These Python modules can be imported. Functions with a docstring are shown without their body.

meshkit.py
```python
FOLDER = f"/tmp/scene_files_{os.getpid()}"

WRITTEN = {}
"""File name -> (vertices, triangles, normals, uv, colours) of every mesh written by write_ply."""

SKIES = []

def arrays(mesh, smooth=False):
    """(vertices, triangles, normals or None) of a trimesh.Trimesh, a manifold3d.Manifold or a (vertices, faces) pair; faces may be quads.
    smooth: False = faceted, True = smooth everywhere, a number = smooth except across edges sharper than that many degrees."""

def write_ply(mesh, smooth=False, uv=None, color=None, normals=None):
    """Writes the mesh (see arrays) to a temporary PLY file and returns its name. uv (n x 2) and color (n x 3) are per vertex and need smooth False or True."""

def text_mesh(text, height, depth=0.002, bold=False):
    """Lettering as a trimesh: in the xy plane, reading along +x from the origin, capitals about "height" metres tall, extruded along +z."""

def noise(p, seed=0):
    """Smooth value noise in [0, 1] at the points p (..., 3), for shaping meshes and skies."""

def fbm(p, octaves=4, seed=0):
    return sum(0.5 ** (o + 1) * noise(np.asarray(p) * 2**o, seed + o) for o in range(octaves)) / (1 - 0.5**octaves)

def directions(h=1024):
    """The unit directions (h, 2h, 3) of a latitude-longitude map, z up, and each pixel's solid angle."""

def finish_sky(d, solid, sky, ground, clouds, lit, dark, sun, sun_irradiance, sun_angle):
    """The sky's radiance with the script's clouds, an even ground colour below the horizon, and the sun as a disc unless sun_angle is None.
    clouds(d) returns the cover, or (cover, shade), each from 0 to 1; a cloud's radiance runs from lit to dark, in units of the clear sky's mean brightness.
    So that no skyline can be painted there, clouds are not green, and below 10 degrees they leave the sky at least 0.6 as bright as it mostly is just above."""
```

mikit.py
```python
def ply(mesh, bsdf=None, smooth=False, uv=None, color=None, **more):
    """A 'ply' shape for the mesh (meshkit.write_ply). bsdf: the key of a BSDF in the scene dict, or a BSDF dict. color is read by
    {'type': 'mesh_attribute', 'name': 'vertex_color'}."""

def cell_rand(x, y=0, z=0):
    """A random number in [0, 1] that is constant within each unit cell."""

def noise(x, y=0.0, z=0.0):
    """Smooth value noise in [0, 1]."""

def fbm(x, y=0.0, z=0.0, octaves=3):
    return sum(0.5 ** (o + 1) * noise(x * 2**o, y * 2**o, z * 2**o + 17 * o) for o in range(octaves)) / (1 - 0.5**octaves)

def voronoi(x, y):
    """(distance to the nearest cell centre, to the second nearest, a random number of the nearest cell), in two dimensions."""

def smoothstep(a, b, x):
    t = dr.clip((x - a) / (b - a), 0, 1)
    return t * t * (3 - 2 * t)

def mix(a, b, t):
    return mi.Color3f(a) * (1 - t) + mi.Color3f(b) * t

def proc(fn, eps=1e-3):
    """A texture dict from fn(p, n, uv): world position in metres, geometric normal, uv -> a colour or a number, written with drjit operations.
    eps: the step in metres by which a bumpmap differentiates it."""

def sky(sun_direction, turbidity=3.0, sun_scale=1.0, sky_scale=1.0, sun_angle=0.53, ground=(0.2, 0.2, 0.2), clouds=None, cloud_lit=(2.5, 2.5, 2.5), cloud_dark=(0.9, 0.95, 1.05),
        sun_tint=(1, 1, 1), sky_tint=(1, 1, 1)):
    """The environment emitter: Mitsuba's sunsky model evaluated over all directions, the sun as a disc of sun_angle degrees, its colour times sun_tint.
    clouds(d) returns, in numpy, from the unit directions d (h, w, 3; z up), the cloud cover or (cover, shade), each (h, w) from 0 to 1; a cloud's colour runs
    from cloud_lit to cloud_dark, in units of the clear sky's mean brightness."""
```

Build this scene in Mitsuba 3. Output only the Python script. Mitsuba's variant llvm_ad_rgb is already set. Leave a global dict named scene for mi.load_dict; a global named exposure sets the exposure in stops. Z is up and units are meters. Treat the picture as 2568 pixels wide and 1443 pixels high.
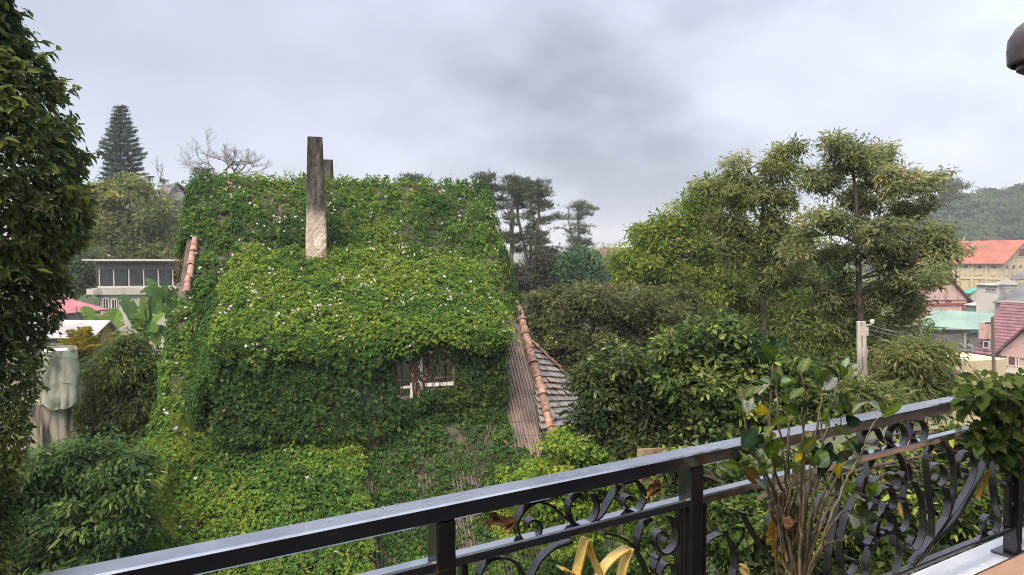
import math, numpy as np, trimesh, mitsuba as mi, drjit as dr, mikit, meshkit
from mikit import proc, noise, fbm, smoothstep, mix

# ------------------------------------------------------------------ camera, sky, exposure
scene, labels = {"type": "scene"}, {}
FPX, PITCH = 1767.0, math.radians(2.64)
exposure = 4.2
T = mi.ScalarTransform4f
HAZE = 0.0006
scene["camera"] = {"type": "perspective", "fov": math.degrees(2 * math.atan(1284 / FPX)), "fov_axis": "x", "near_clip": 0.05, "far_clip": 3000.0,
                   "to_world": T().look_at(origin=[0, 0, 0], target=[0, math.cos(PITCH), -math.sin(PITCH)], up=[0, 0, 1])}


def cloud_fn(d):
    # overcast: an even veil to the left, lumpy grey stratus to the right, thinner and brighter towards the zenith
    up = np.clip(d[..., 2], 0, 1)
    w = meshkit.fbm(d * np.array([4.6, 4.6, 7.0]) + 3.3, 5, seed=11)
    w2 = meshkit.fbm(d * np.array([12.0, 12.0, 17.0]) + 9.0, 4, seed=5)
    left = 1 / (1 + np.exp(-(d[..., 0] / np.maximum(d[..., 1], .2) + 0.12) / 0.07))
    lump = (w - 0.5) * 0.85 + (w2 - 0.5) * 0.30
    for az, el, r, k in ((4, 15, 6, .06), (-1, 11.5, 6, .07), (12, 6.0, 6, .30), (7, 2.5, 6, .24), (16, 3.5, 5, .16), (25, 3, 6, .10), (1, 7, 6, .05), (19, 12, 8, -.10), (13, 10, 5, -.08), (30, 15, 9, -.10), (27, 5.5, 6, -.08), (35, 9, 6, .06)):
        a, e = math.radians(az), math.radians(el)
        c = d @ np.array([math.sin(a) * math.cos(e), math.cos(a) * math.cos(e), math.sin(e)])
        lump = lump + k * np.exp(-(1 - c) / (math.radians(r) ** 2 / 2)) * (.55 + .9 * w2)
    ramp = np.clip((up - .36) / .64, 0, 1)
    shade = 0.80 - 0.72 * ramp ** .8 + lump * (0.22 + 0.56 * left)
    return np.ones_like(up), np.clip(shade, 0, 1)


scene["sky_light"] = mikit.sky((-0.25, -0.52, 0.82), turbidity=4, sun_scale=0.30, sun_angle=42, clouds=cloud_fn,
                               cloud_lit=(.94, 1.00, 1.17), cloud_dark=(0.214, 0.242, 0.312), ground=(0.06, 0.08, 0.04))

# ------------------------------------------------------------------ helpers
A3 = lambda *v: np.array(v, float)
UP = A3(0, 0, 1)


def D(px, py):
    c, s = math.cos(PITCH), math.sin(PITCH)
    return A3((px - 1284) / FPX, c + (721.5 - py) / FPX * s, -s + (721.5 - py) / FPX * c)


def P(px, py, Y):
    """The point of the photograph's pixel at distance Y metres ahead."""
    d = D(px, py)
    return d * (Y / d[1])


def nz(v):
    v = np.asarray(v, float)
    return v / (np.linalg.norm(v, axis=-1, keepdims=True) + 1e-12)


_used = {}


def num(name):
    k = _used.get(name, 0)
    _used[name] = k + 1
    return name if k == 0 else f"{name}_{k:03d}"


def thing(name, label, cat, group=None, kind=None):
    key = num(name)
    labels[key] = {"label": label, "category": cat}
    if group:
        labels[key]["group"] = group
    if kind:
        labels[key]["kind"] = kind
    return key


class MB:
    def __init__(self):
        self.v, self.f, self.c, self.n = [], [], [], 0

    def add(self, v, f, c=None):
        v, f = np.asarray(v, float), np.asarray(f, int)
        if f.shape[1] == 4:
            f = np.vstack([f[:, [0, 1, 2]], f[:, [0, 2, 3]]])
        self.v.append(v)
        self.f.append(f + self.n)
        if c is not None:
            self.c.append(np.broadcast_to(c, v.shape))
        self.n += len(v)
        return self

    def mesh(self):
        return np.vstack(self.v), np.vstack(self.f)


def put(name, mesh, bsdf, parent=None, smooth=False, color=None, kind=None, label=None):
    key = num(f"{parent}__{name}" if parent else name)
    if isinstance(mesh, MB):
        color = np.vstack(mesh.c) if mesh.c else color
        mesh = mesh.mesh()
    scene[key] = mikit.ply(mesh, bsdf, smooth=smooth, color=color)
    if kind or label:
        labels.setdefault(key, {})
        if kind:
            labels[key]["kind"] = kind
        if label:
            labels[key]["label"] = label
    return key


def struct(name, mesh, bsdf, smooth=False):
    k = put(name, mesh, bsdf, None, smooth)
    labels[k] = {"kind": "structure", "label": name.replace("_", " ") + " of the place", "category": name.split("_")[-1]}
    return k


BOXF = np.array([[0, 2, 3, 1], [4, 5, 7, 6], [0, 1, 5, 4], [2, 6, 7, 3], [0, 4, 6, 2], [1, 3, 7, 5]])


def boxv(lo, hi, fr=None):
    """Box from lo to hi, in the frame fr = (origin, ex, ey, ez)."""
    v = A3(*[[x, y, z] for x in (lo[0], hi[0]) for y in (lo[1], hi[1]) for z in (lo[2], hi[2])]).reshape(8, 3)
    if fr is not None:
        o, ex, ey, ez = fr
        v = o + v[:, :1] * ex + v[:, 1:2] * ey + v[:, 2:] * ez
    f = BOXF
    if np.dot(np.cross(v[4] - v[0], v[2] - v[0]), v[1] - v[0]) < 0:
        f = f[:, ::-1]
    return v, f


def box(lo, hi, fr=None):
    return MB().add(*boxv(lo, hi, fr))


def tubev(pts, rad, sides=6, cap=True):
    p = np.asarray(pts, float)
    r = np.broadcast_to(np.asarray(rad, float), (len(p),))
    t = nz(np.gradient(p, axis=0))
    a = nz(np.cross(t, np.where(np.abs(t[:, 2:]) < 0.9, [0, 0, 1.0], [1.0, 0, 0])))
    b = np.cross(t, a)
    g = np.arange(sides) * 2 * np.pi / sides
    v = p[:, None] + r[:, None, None] * (np.cos(g)[None, :, None] * a[:, None] + np.sin(g)[None, :, None] * b[:, None])
    i, j = np.meshgrid(np.arange(len(p) - 1), np.arange(sides), indexing="ij")
    j2 = (j + 1) % sides
    f = np.stack([i * sides + j, i * sides + j2, (i + 1) * sides + j2, (i + 1) * sides + j], -1).reshape(-1, 4)
    v = v.reshape(-1, 3)
    f = np.vstack([f[:, [0, 1, 2]], f[:, [0, 2, 3]]])
    if cap:
        n = len(v)
        v = np.vstack([v, p[:1], p[-1:]])
        k = np.arange(sides)
        k2 = (k + 1) % sides
        m = (len(p) - 1) * sides
        f = np.vstack([f, np.stack([k2, k, 0 * k + n], 1), np.stack([m + k, m + k2, 0 * k + n + 1], 1)])
    return v, f


def spline(pts, n=8):
    """Catmull-Rom through the points, n steps per span."""
    p = np.asarray(pts, float)
    q = np.vstack([2 * p[0] - p[1], p, 2 * p[-1] - p[-2]])
    out = []
    t = np.linspace(0, 1, n, endpoint=False)[:, None]
    for i in range(len(p) - 1):
        a, b, c, d = q[i:i + 4]
        out.append(0.5 * (2 * b + (c - a) * t + (2 * a - 5 * b + 4 * c - d) * t ** 2 + (3 * b - a - 3 * c + d) * t ** 3))
    return np.vstack(out + [p[-1:]])


def lathe(profile, origin, sides=32):
    """profile rows (r, z)."""
    pr = np.asarray(profile, float)
    g = np.arange(sides) * 2 * np.pi / sides
    v = np.stack([pr[:, :1] * np.cos(g), pr[:, :1] * np.sin(g), np.repeat(pr[:, 1:], sides, 1)], -1).reshape(-1, 3) + origin
    i, j = np.meshgrid(np.arange(len(pr) - 1), np.arange(sides), indexing="ij")
    j2 = (j + 1) % sides
    return v, np.stack([i * sides + j, i * sides + j2, (i + 1) * sides + j2, (i + 1) * sides + j], -1).reshape(-1, 4)


def leafv(pos, nrm, tip, L, W, kind="fold", col=None, cup=0.12, droop=0.15):
    """Leaves at pos, facing nrm, pointing along tip; returns vertices, triangles, colours."""
    n = nz(nrm)
    t = nz(tip - (tip * n).sum(1, keepdims=True) * n)
    s = np.cross(n, t)
    L = np.broadcast_to(np.asarray(L, float), (len(pos),))[:, None]
    W = np.broadcast_to(np.asarray(W, float), (len(pos),))[:, None] / 2
    k = len(pos)
    if kind == "fold":
        v = np.stack([pos, pos + t * L * .45 + s * W + n * W * cup * 2, pos + t * L - n * L * droop, pos + t * L * .45 - s * W + n * W * cup * 2], 1)
        f = np.array([[0, 1, 2], [0, 2, 3]])
    elif kind == "tri":
        v = np.stack([pos - s * W, pos + s * W, pos + t * L - n * L * droop], 1)
        f = np.array([[0, 1, 2]])
    else:  # oval, six-sided, folded along the midrib
        up = n * W * cup * 2
        v = np.stack([pos, pos + t * L * .28 + s * W * .92 + up, pos + t * L * .66 + s * W * .86 + up - n * L * droop * .4, pos + t * L - n * L * droop,
                      pos + t * L * .66 - s * W * .86 + up - n * L * droop * .4, pos + t * L * .28 - s * W * .92 + up], 1)
        f = np.array([[0, 1, 2], [0, 2, 3], [0, 3, 4], [0, 4, 5]])
    m = v.shape[1]
    F = (f[None] + (np.arange(k) * m)[:, None, None]).reshape(-1, 3)
    C = None if col is None else np.repeat(col, m, 0)
    return v.reshape(-1, 3), F, C


def palette(rng, cols, idx, jitter=0.22, hue=0.06, gain=1.0):
    """Colours of idx into cols with a random lightness and tint each."""
    c = np.asarray(cols, float)[idx] * gain
    k = np.exp(rng.normal(0, jitter, (len(c), 1)))
    return np.clip(c * k * np.exp(rng.normal(0, hue, (len(c), 3))), 0.003, 0.42)


# ------------------------------------------------------------------ materials
VC = {"type": "mesh_attribute", "name": "vertex_color"}


def rgb(*c):
    return {"type": "rgb", "value": list(c)}


def mat(name, **k):
    scene[name] = {"type": "twosided", "b": {"type": "principled", **k}}
    return name


def leafmat(name, rough, trans):
    scene[name] = {"type": "principledthin", "base_color": VC, "roughness": rough, "diff_trans": trans, "eta": 1.45}
    return name


GLOSSY, SATIN, MATTE = leafmat("leaf_glossy", 0.30, 0.9), leafmat("leaf_satin", 0.45, 1.05), leafmat("leaf_matte", 0.65, 0.8)
mat("vc_matte", base_color=VC, roughness=0.8)


def noisy(c0, c1, fx, fy, fz, lo=0.3, hi=0.7, oct=3):
    return proc(lambda p, n, uv: mix(c0, c1, smoothstep(lo, hi, fbm(p.x * fx, p.y * fy, p.z * fz, oct))))


mat("bark", base_color=noisy((.035, .028, .022), (.13, .11, .09), 9, 9, 2.5), roughness=0.9)
mat("bark_dark", base_color=noisy((.018, .015, .013), (.06, .05, .042), 9, 9, 3), roughness=0.9)
mat("bark_pine", base_color=noisy((.06, .05, .045), (.16, .13, .115), 3, 3, 1), roughness=0.9)
mat("bark_pale", base_color=noisy((.13, .11, .10), (.27, .24, .22), 5, 5, 2), roughness=0.9)
mat("soil", base_color=noisy((.018, .02, .01), (.05, .055, .022), .8, .8, .8), roughness=1.0)
mat("hill_earth", base_color=noisy((.02, .035, .018), (.05, .06, .03), .05, .05, .05), roughness=1.0)


def chimney_col(p, n, uv):
    h = smoothstep(0.75, 1.45, p.z + 0.35 * fbm(p.x * 5, p.y * 5, p.z * 1.2) - .15)   # soot on the upper half
    base = mix((.40, .345, .295), (.21, .145, .115), smoothstep(.46, .66, fbm(p.x * 5 + 3, p.y * 5, p.z * 1.1 + 7, 4)))
    base = mix(base, (.62, .56, .48), smoothstep(.52, .7, fbm(p.x * 9, p.y * 9, p.z * 2.6, 4)) * .8)
    soot = mix((.022, .021, .02), (.105, .095, .085), smoothstep(.35, .75, fbm(p.x * 11, p.y * 11, p.z * 1.5, 4)))
    return mix(base, soot, h)


scene["chimney_stone"] = {"type": "twosided", "b": {"type": "bumpmap", "t": proc(lambda p, n, uv: fbm(p.x * 14, p.y * 14, p.z * 9, 4), eps=4e-3), "scale": .05, "b": {"type": "principled", "base_color": proc(chimney_col), "roughness": .95}}}
mat("roof_slab", base_color=noisy((.05, .042, .035), (.10, .085, .07), 2, 2, 2), roughness=0.95)
TILE = []
for i, (a, b) in enumerate((((0.089, 0.067, 0.063), (0.170, 0.130, 0.122)), ((0.074, 0.063, 0.061), (0.148, 0.118, 0.115)), ((0.104, 0.078, 0.070), (0.185, 0.137, 0.126)))):
    TILE.append(mat(f"rib_tile_{'abc'[i]}", base_color=noisy(a, b, 2.2, 2.2, 2.2), roughness=0.75))
SLATE = []
for i, (a, b) in enumerate((((0.163, 0.155, 0.155), (0.252, 0.240, 0.237)), ((0.126, 0.122, 0.122), (0.207, 0.200, 0.200)), ((0.178, 0.148, 0.137), (0.266, 0.207, 0.185)))):
    SLATE.append(mat(f"slate_tile_{'abc'[i]}", base_color=noisy(a, b, 7, 7, 7), roughness=0.7))
TERRA = []
for i, (a, b) in enumerate((((0.148, 0.063, 0.044), (0.281, 0.155, 0.118)), ((0.118, 0.063, 0.048), (0.229, 0.141, 0.118)), ((0.185, 0.092, 0.067), (0.311, 0.200, 0.155)))):
    TERRA.append(mat(f"terracotta_{'abc'[i]}", base_color=noisy(a, b, 10, 10, 10), roughness=0.75))
mat("mortar", base_color=noisy((.12, .10, .09), (.24, .21, .19), 14, 14, 14), roughness=0.95)
mat("old_plaster", base_color=noisy((.10, .085, .06), (.28, .25, .20), 3, 3, 1.3), roughness=0.9)
mat("peeling_white", base_color=noisy((.55, .53, .5), (.78, .76, .73), 14, 14, 4), roughness=0.7)
mat("peeling_red", base_color=proc(lambda p, n, uv: mix((.10, .018, .015), (.5, .45, .42), smoothstep(.60, .68, fbm(p.x * 17, p.y * 17, p.z * 6, 4)))), roughness=0.65)
scene["window_glass"] = {"type": "thindielectric", "int_ior": 1.5}
mat("old_frame", base_color=noisy((.06, .05, .045), (.30, .28, .26), 20, 20, 5, .5, .75), roughness=.7)
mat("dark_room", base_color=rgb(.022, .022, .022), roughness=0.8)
mat("pale_pane", base_color=rgb(.42, .47, .47), roughness=0.8)  # opaque bluish white for the pale dormer panes
mat("wet_iron", base_color=proc(lambda p, n, uv: mix((.52, .53, .56), (.42, .43, .46), smoothstep(.4, .7, fbm(p.x * 14, p.y * 14, p.z * 14)))), metallic=1.0, roughness=0.15)
mat("black_iron", base_color=proc(lambda p, n, uv: mix(mix((.014, .014, .018), (.024, .023, .025), fbm(p.x * 40, p.y * 40, p.z * 40)), (.10, .055, .03), smoothstep(.70, .80, fbm(p.x * 70, p.y * 70, p.z * 70, 4)) * .7)), roughness=0.2, eta=1.7)
mat("gold_paint", base_color=noisy((.66, .45, .10), (.80, .58, .18), 25, 25, 25), roughness=0.4, metallic=0.25, specular=.6)
mat("bronze_leaf", base_color=noisy((.28, .15, .05), (.48, .29, .10), 30, 30, 30), roughness=0.42, metallic=0.4)
mat("white_coping", base_color=noisy((.66, .67, .69), (.78, .79, .80), 5, 5, 5), roughness=0.22, specular=.7, clearcoat=.6)
mat("balcony_wall", base_color=rgb(.20, .18, .16), roughness=0.8)
mat("tan_wood", base_color=proc(lambda p, n, uv: mix((.43, .25, .155), (.53, .33, .215), fbm(p.x * 8, p.y * 26, p.z * 26, 4))), roughness=0.5)
mat("brown_metal", base_color=noisy((.055, .042, .042), (.085, .068, .066), 40, 40, 40), roughness=0.38, metallic=.2, clearcoat=.5)
mat("orchid_stem", base_color=noisy((.075, .065, .03), (.21, .18, .11), 70, 70, 22), roughness=0.6)
mat("root_mass", base_color=noisy((.055, .028, .018), (.17, .10, .065), 60, 60, 60), roughness=0.9)
mat("terracotta_shard", base_color=noisy((.15, .07, .04), (.26, .125, .075), 60, 60, 60), roughness=.8)
mat("grey_boards", base_color=proc(lambda p, n, uv: mix((0.050, 0.049, 0.048), (0.100, 0.098, 0.095), fbm(p.x * 9, p.y * 3, p.z * .6, 4))), roughness=0.85)
mat("white_trim", base_color=rgb(0.396, 0.396, 0.384), roughness=0.6)
mat("dirty_white", base_color=proc(lambda p, n, uv: mix(mix((0.252, 0.252, 0.234), (0.372, 0.366, 0.348), fbm(p.x * .5, p.y * .5, p.z * .5)), (0.126, 0.126, 0.112), smoothstep(.55, .80, fbm(p.x * 2.6, p.y * 2.6, p.z * .35, 4)) * .75)), roughness=0.8)
mat("pink_roof", base_color=noisy((0.231, 0.077, 0.094), (0.303, 0.121, 0.138), 1, 1, 1), roughness=0.55)
mat("pink_wall", base_color=proc(lambda p, n, uv: mix(mix((0.394, 0.272, 0.258), (0.449, 0.326, 0.306), fbm(p.x * .5, p.y * .5, p.z * .5)), (0.197, 0.136, 0.124), smoothstep(.55, .80, fbm(p.x * 2.6, p.y * 2.6, p.z * .35, 4)) * .75)), roughness=0.8)
mat("maroon", base_color=rgb(0.120, 0.033, 0.036), roughness=0.6)
mat("brick_red", base_color=rgb(0.216, 0.054, 0.054), roughness=0.7)
mat("yellow_wall", base_color=noisy((0.264, 0.198, 0.054), (0.348, 0.270, 0.090), 1.3, 1.3, .5), roughness=0.8)
mat("tin_roof", base_color=noisy((0.270, 0.264, 0.276), (0.372, 0.366, 0.378), 2, 2, 2), roughness=0.45, metallic=.2)
mat("orange_roof", base_color=noisy((.215, .058, .036), (.285, .088, .055), .6, .6, .6), roughness=0.6)
mat("cream_wall", base_color=proc(lambda p, n, uv: mix(mix((0.374, 0.32, 0.204), (0.422, 0.367, 0.252), fbm(p.x * .5, p.y * .5, p.z * .5)), (0.187, 0.160, 0.098), smoothstep(.55, .80, fbm(p.x * 2.6, p.y * 2.6, p.z * .35, 4)) * .75)), roughness=0.8)
mat("cream_trim", base_color=rgb(0.420, 0.372, 0.276), roughness=.8)
mat("teal_roof", base_color=noisy((0.132, 0.216, 0.198), (0.174, 0.258, 0.234), .5, .5, .5), roughness=0.5)
mat("teal_awning", base_color=rgb(0.036, 0.216, 0.180), roughness=.5)
mat("cement_wall", base_color=proc(lambda p, n, uv: mix(mix((0.102, 0.099, 0.096), (0.174, 0.168, 0.162), fbm(p.x * .5, p.y * .5, p.z * .5)), (0.051, 0.050, 0.046), smoothstep(.55, .80, fbm(p.x * 2.6, p.y * 2.6, p.z * .35, 4)) * .75)), roughness=0.9)
mat("purple_tile", base_color=noisy((0.120, 0.054, 0.069), (0.174, 0.084, 0.105), 2.5, 2.5, 2.5), roughness=0.55)
mat("grey_roof", base_color=noisy((0.072, 0.072, 0.084), (0.114, 0.114, 0.126), .8, .8, .8), roughness=0.6)
mat("blue_trim", base_color=rgb(0.252, 0.330, 0.372), roughness=.5)
mat("far_glass", base_color=rgb(0.030, 0.035, 0.040), roughness=0.12, specular=.7)
mat("pole_concrete", base_color=noisy((0.180, 0.167, 0.149), (0.378, 0.360, 0.333), 9, 9, 1.6), roughness=0.85)
mat("rust_pole", base_color=rgb(0.096, 0.072, 0.066), roughness=.8)
mat("wire", base_color=rgb(0.100, 0.100, 0.100), roughness=.6)
scene["netting"] = {"type": "principledthin", "base_color": proc(lambda p, n, uv: mix((.15, .17, .13), (.36, .38, .32), smoothstep(.36, .60, fbm(p.x * 5.2, p.y * 5.2, p.z * 2.1, 5)))), "roughness": .75, "diff_trans": .5, "eta": 1.3}
mat("mouldy_wall", base_color=proc(lambda p, n, uv: mix((0.033, 0.029, 0.025), (0.325, 0.299, 0.240), smoothstep(.40, .62, fbm(p.x * 5, p.y * 5, p.z * .7, 4)))), roughness=.95)
mat("bench_wood", base_color=noisy((.16, .12, .07), (.27, .21, .13), 9, 9, 9), roughness=.7)

# ------------------------------------------------------------------ ground
gx = np.unique(np.concatenate([np.linspace(-900, -80, 34), np.linspace(-80, 80, 81), np.linspace(80, 900, 34)]))
gy = np.unique(np.concatenate([np.linspace(-40, 90, 66), np.linspace(90, 1500, 70)]))


def bump(x, y, cx, cy, rx, ry):
    return np.exp(-((x - cx) / rx) ** 2 - ((y - cy) / ry) ** 2)


def ground_h(x, y):
    x, y = np.asarray(x, float), np.asarray(y, float)
    h = -9.5 - 3.5 * bump(x, y, 60, 70, 60, 60)
    h = h + 9.5 * bump(x, y, -38, 85, 34, 30)                  # slope behind the shed
    h = h + 23.5 * bump(x, y, 215, 285, 95, 60) + 8 * bump(x, y, 330, 330, 140, 90)    # the pine hill
    h = h + 22 * bump(x, y, 60, 1050, 500, 160)
    return h + 0.5 * (meshkit.fbm(np.stack([x / 9, y / 9, 0 * x], -1), 3) - .5)


X, Y_ = np.meshgrid(gx, gy, indexing="ij")
gv = np.stack([X, Y_, ground_h(X, Y_)], -1).reshape(-1, 3)
i, j = np.meshgrid(np.arange(len(gx) - 1), np.arange(len(gy) - 1), indexing="ij")
m = len(gy)
gf = np.stack([i * m + j, (i + 1) * m + j, (i + 1) * m + j + 1, i * m + j + 1], -1).reshape(-1, 4)
struct("ground", (gv, gf), "hill_earth", smooth=True)
labels["ground"] = {"kind": "structure", "label": "dark overgrown ground of the valley below the balcony", "category": "ground"}

# ------------------------------------------------------------------ the ivy-covered house
R0 = A3(-0.937, 24.0, 2.31)                       # right end of the ridge
TH = math.radians(16)
EL = A3(-math.cos(TH), -math.sin(TH), 0)          # along the ridge, to the left
ED = A3(math.sin(TH), -math.cos(TH), 0)           # horizontal, down the front slope
KS = 0.98
SL = nz(ED - KS * UP)                             # down the slope
NF = nz(ED * KS + UP)
LEN, SMAX = 9.0, 10.6


def roofp(l, s, h=0.0):
    """Points of the front roof plane: l along the ridge leftwards, s horizontal run down the slope, h above the surface."""
    l, s, h = (np.asarray(a, float)[..., None] for a in (l, s, h))
    return R0 + l * EL + s * (ED - KS * UP) + h * NF


HF = (R0 * A3(1, 1, 0), EL, ED, UP)               # house frame: (l, run, z)


def hp(l, s, z):
    return HF[0] + l * EL + s * ED + z * UP


def px_to_wall(px, py, s):
    """(l, z) where the pixel's ray meets the upright plane run = s of the house."""
    d = D(px, py)
    t = (HF[0] @ ED + s) / (d @ ED)
    q = d * t
    return (q - HF[0]) @ EL, q[2]


def px_to_roof(px, py):
    d = D(px, py)
    t = (R0 @ NF) / (d @ NF)
    q = d * t - R0
    return q @ EL, q @ ED


house = thing("ivy_covered_house", "old house with steep roof buried in green ivy, weathered chimney and broken dormer window", "house")
zr = lambda s: 2.31 - KS * s
# body: front roof slab, rear roof, gable walls
rb = MB()
prof = [(0, zr(0)), (SMAX, zr(SMAX)), (SMAX, zr(SMAX) - .25), (0, zr(0) - .3), (-6.2, zr(6.2) - .3), (-6.2, zr(6.2))]
pv = np.array([hp(l, s, z) for l in (0, LEN) for s, z in prof])
npf = len(prof)
quads = [[k, (k + 1) % npf, npf + (k + 1) % npf, npf + k] for k in range(npf)]
rb.add(pv, quads)
rb.add(pv, [[0, 1, 2, 3], [0, 3, 4, 5], [6, 9, 8, 7], [6, 11, 10, 9]])
roof = put("roof", rb, "roof_slab", house)
wb = MB()
for l0, l1 in ((.3, .5), (LEN - .5, LEN - .3)):
    pw = [(-5.6, zr(5.6) - .4), (0, zr(0) - .35), (9.8, zr(9.8) - .4), (9.8, -9.6), (-5.6, -9.6)]
    q = np.array([hp(l, s, z) for l in (l0, l1) for s, z in pw])
    wb.add(q, [[k, (k + 1) % 5, 5 + (k + 1) % 5, 5 + k] for k in range(5)])
    wb.add(q, np.array([[0, 1, 2], [0, 2, 3], [0, 3, 4], [5, 7, 6], [5, 8, 7], [5, 9, 8]]))
wb.add(*boxv((.5, 9.5, -9.6), (LEN - .5, 9.7, zr(9.7) - .35), HF))
put("wall", wb, "old_plaster", house)
# ribbed roof tiles where the ivy leaves them bare
rng = np.random.default_rng(3)


def rib_tile(l, s, w=.26, ln=.40):
    """An interlocking tile with three ribs, its top left corner at (l, s)."""
    x = np.array([0, .10, .14, .24, .30, .42, .46, .58, .62, .74, .80, .90, 1.0]) * w
    h = np.array([0, 0, .06, .06, 0, 0, .06, .06, 0, 0, .06, .06, 0]) * 1.0
    run = ln / math.sqrt(1 + KS * KS)
    tilt = rng.normal(0, .002)
    top = [roofp(l + x, x * 0 + s, h + .012 + tilt), roofp(l + x, x * 0 + s + run, h + .024 + tilt)]
    bot = [roofp(l + x, x * 0 + s + run, x * 0 + .014)]
    v = np.vstack(top + bot)
    n = len(x)
    k = np.arange(n - 1)
    f = np.vstack([np.stack([k, k + n, k + n + 1, k + 1], 1), np.stack([k + n, k + 2 * n, k + 2 * n + 1, k + n + 1], 1)])
    return v, f


def bare_strip(l, s):
    """True where bare tiles show: the strip beside the right hip and patches below the dormer."""
    return 0


for s in np.arange(4.35, 10.2, .285):
    cols = np.arange(.16, 1.5, .26) if s < 7.3 else np.arange(.16, 5.2, .26)
    for l in cols:
        if s >= 7.3 and (meshkit.fbm(A3(l * .7, s * .5, 2.0), 2) < .36 and l > 1.4):
            continue
        put("tile", rib_tile(l, s), TILE[rng.integers(3)], roof)
        if _used.get(f"{roof}__tile", 0) >= 296:
            break


def hip_row(fn, s0, s1, parent, r=.11, step=.36):
    """Half-round capping tiles, each overlapping the one below."""
    s = s0
    while s < s1:
        a, b = fn(s), fn(s + step * 1.08)
        t = nz(b - a)
        side = nz(np.cross(t, UP))
        nn = np.cross(side, t)
        jit = rng.normal(0, .012, 3)
        g = np.linspace(-.15, np.pi + .15, 11)
        ring = np.cos(g)[:, None] * side + np.sin(g)[:, None] * nn
        rows, ks = [], [(0, .84), (.14, .86), (.86, .97), (.88, 1.12), (1.0, 1.14)]
        for u, k in ks:
            rows.append(a + (b - a) * u + ring * r * k + jit)
        for u, k in ((1.0, .95), (0.0, .7)):
            rows.append(a + (b - a) * u + ring * r * k + jit)
        v = np.vstack(rows)
        n, mr = 11, len(rows)
        i, j = np.meshgrid(np.arange(mr - 1), np.arange(n - 1), indexing="ij")
        put("hip_tile", (v, np.stack([i * n + j, i * n + j + 1, (i + 1) * n + j + 1, (i + 1) * n + j], -1).reshape(-1, 4)), TERRA[rng.integers(3)], parent, smooth=40)
        s += step


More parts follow.
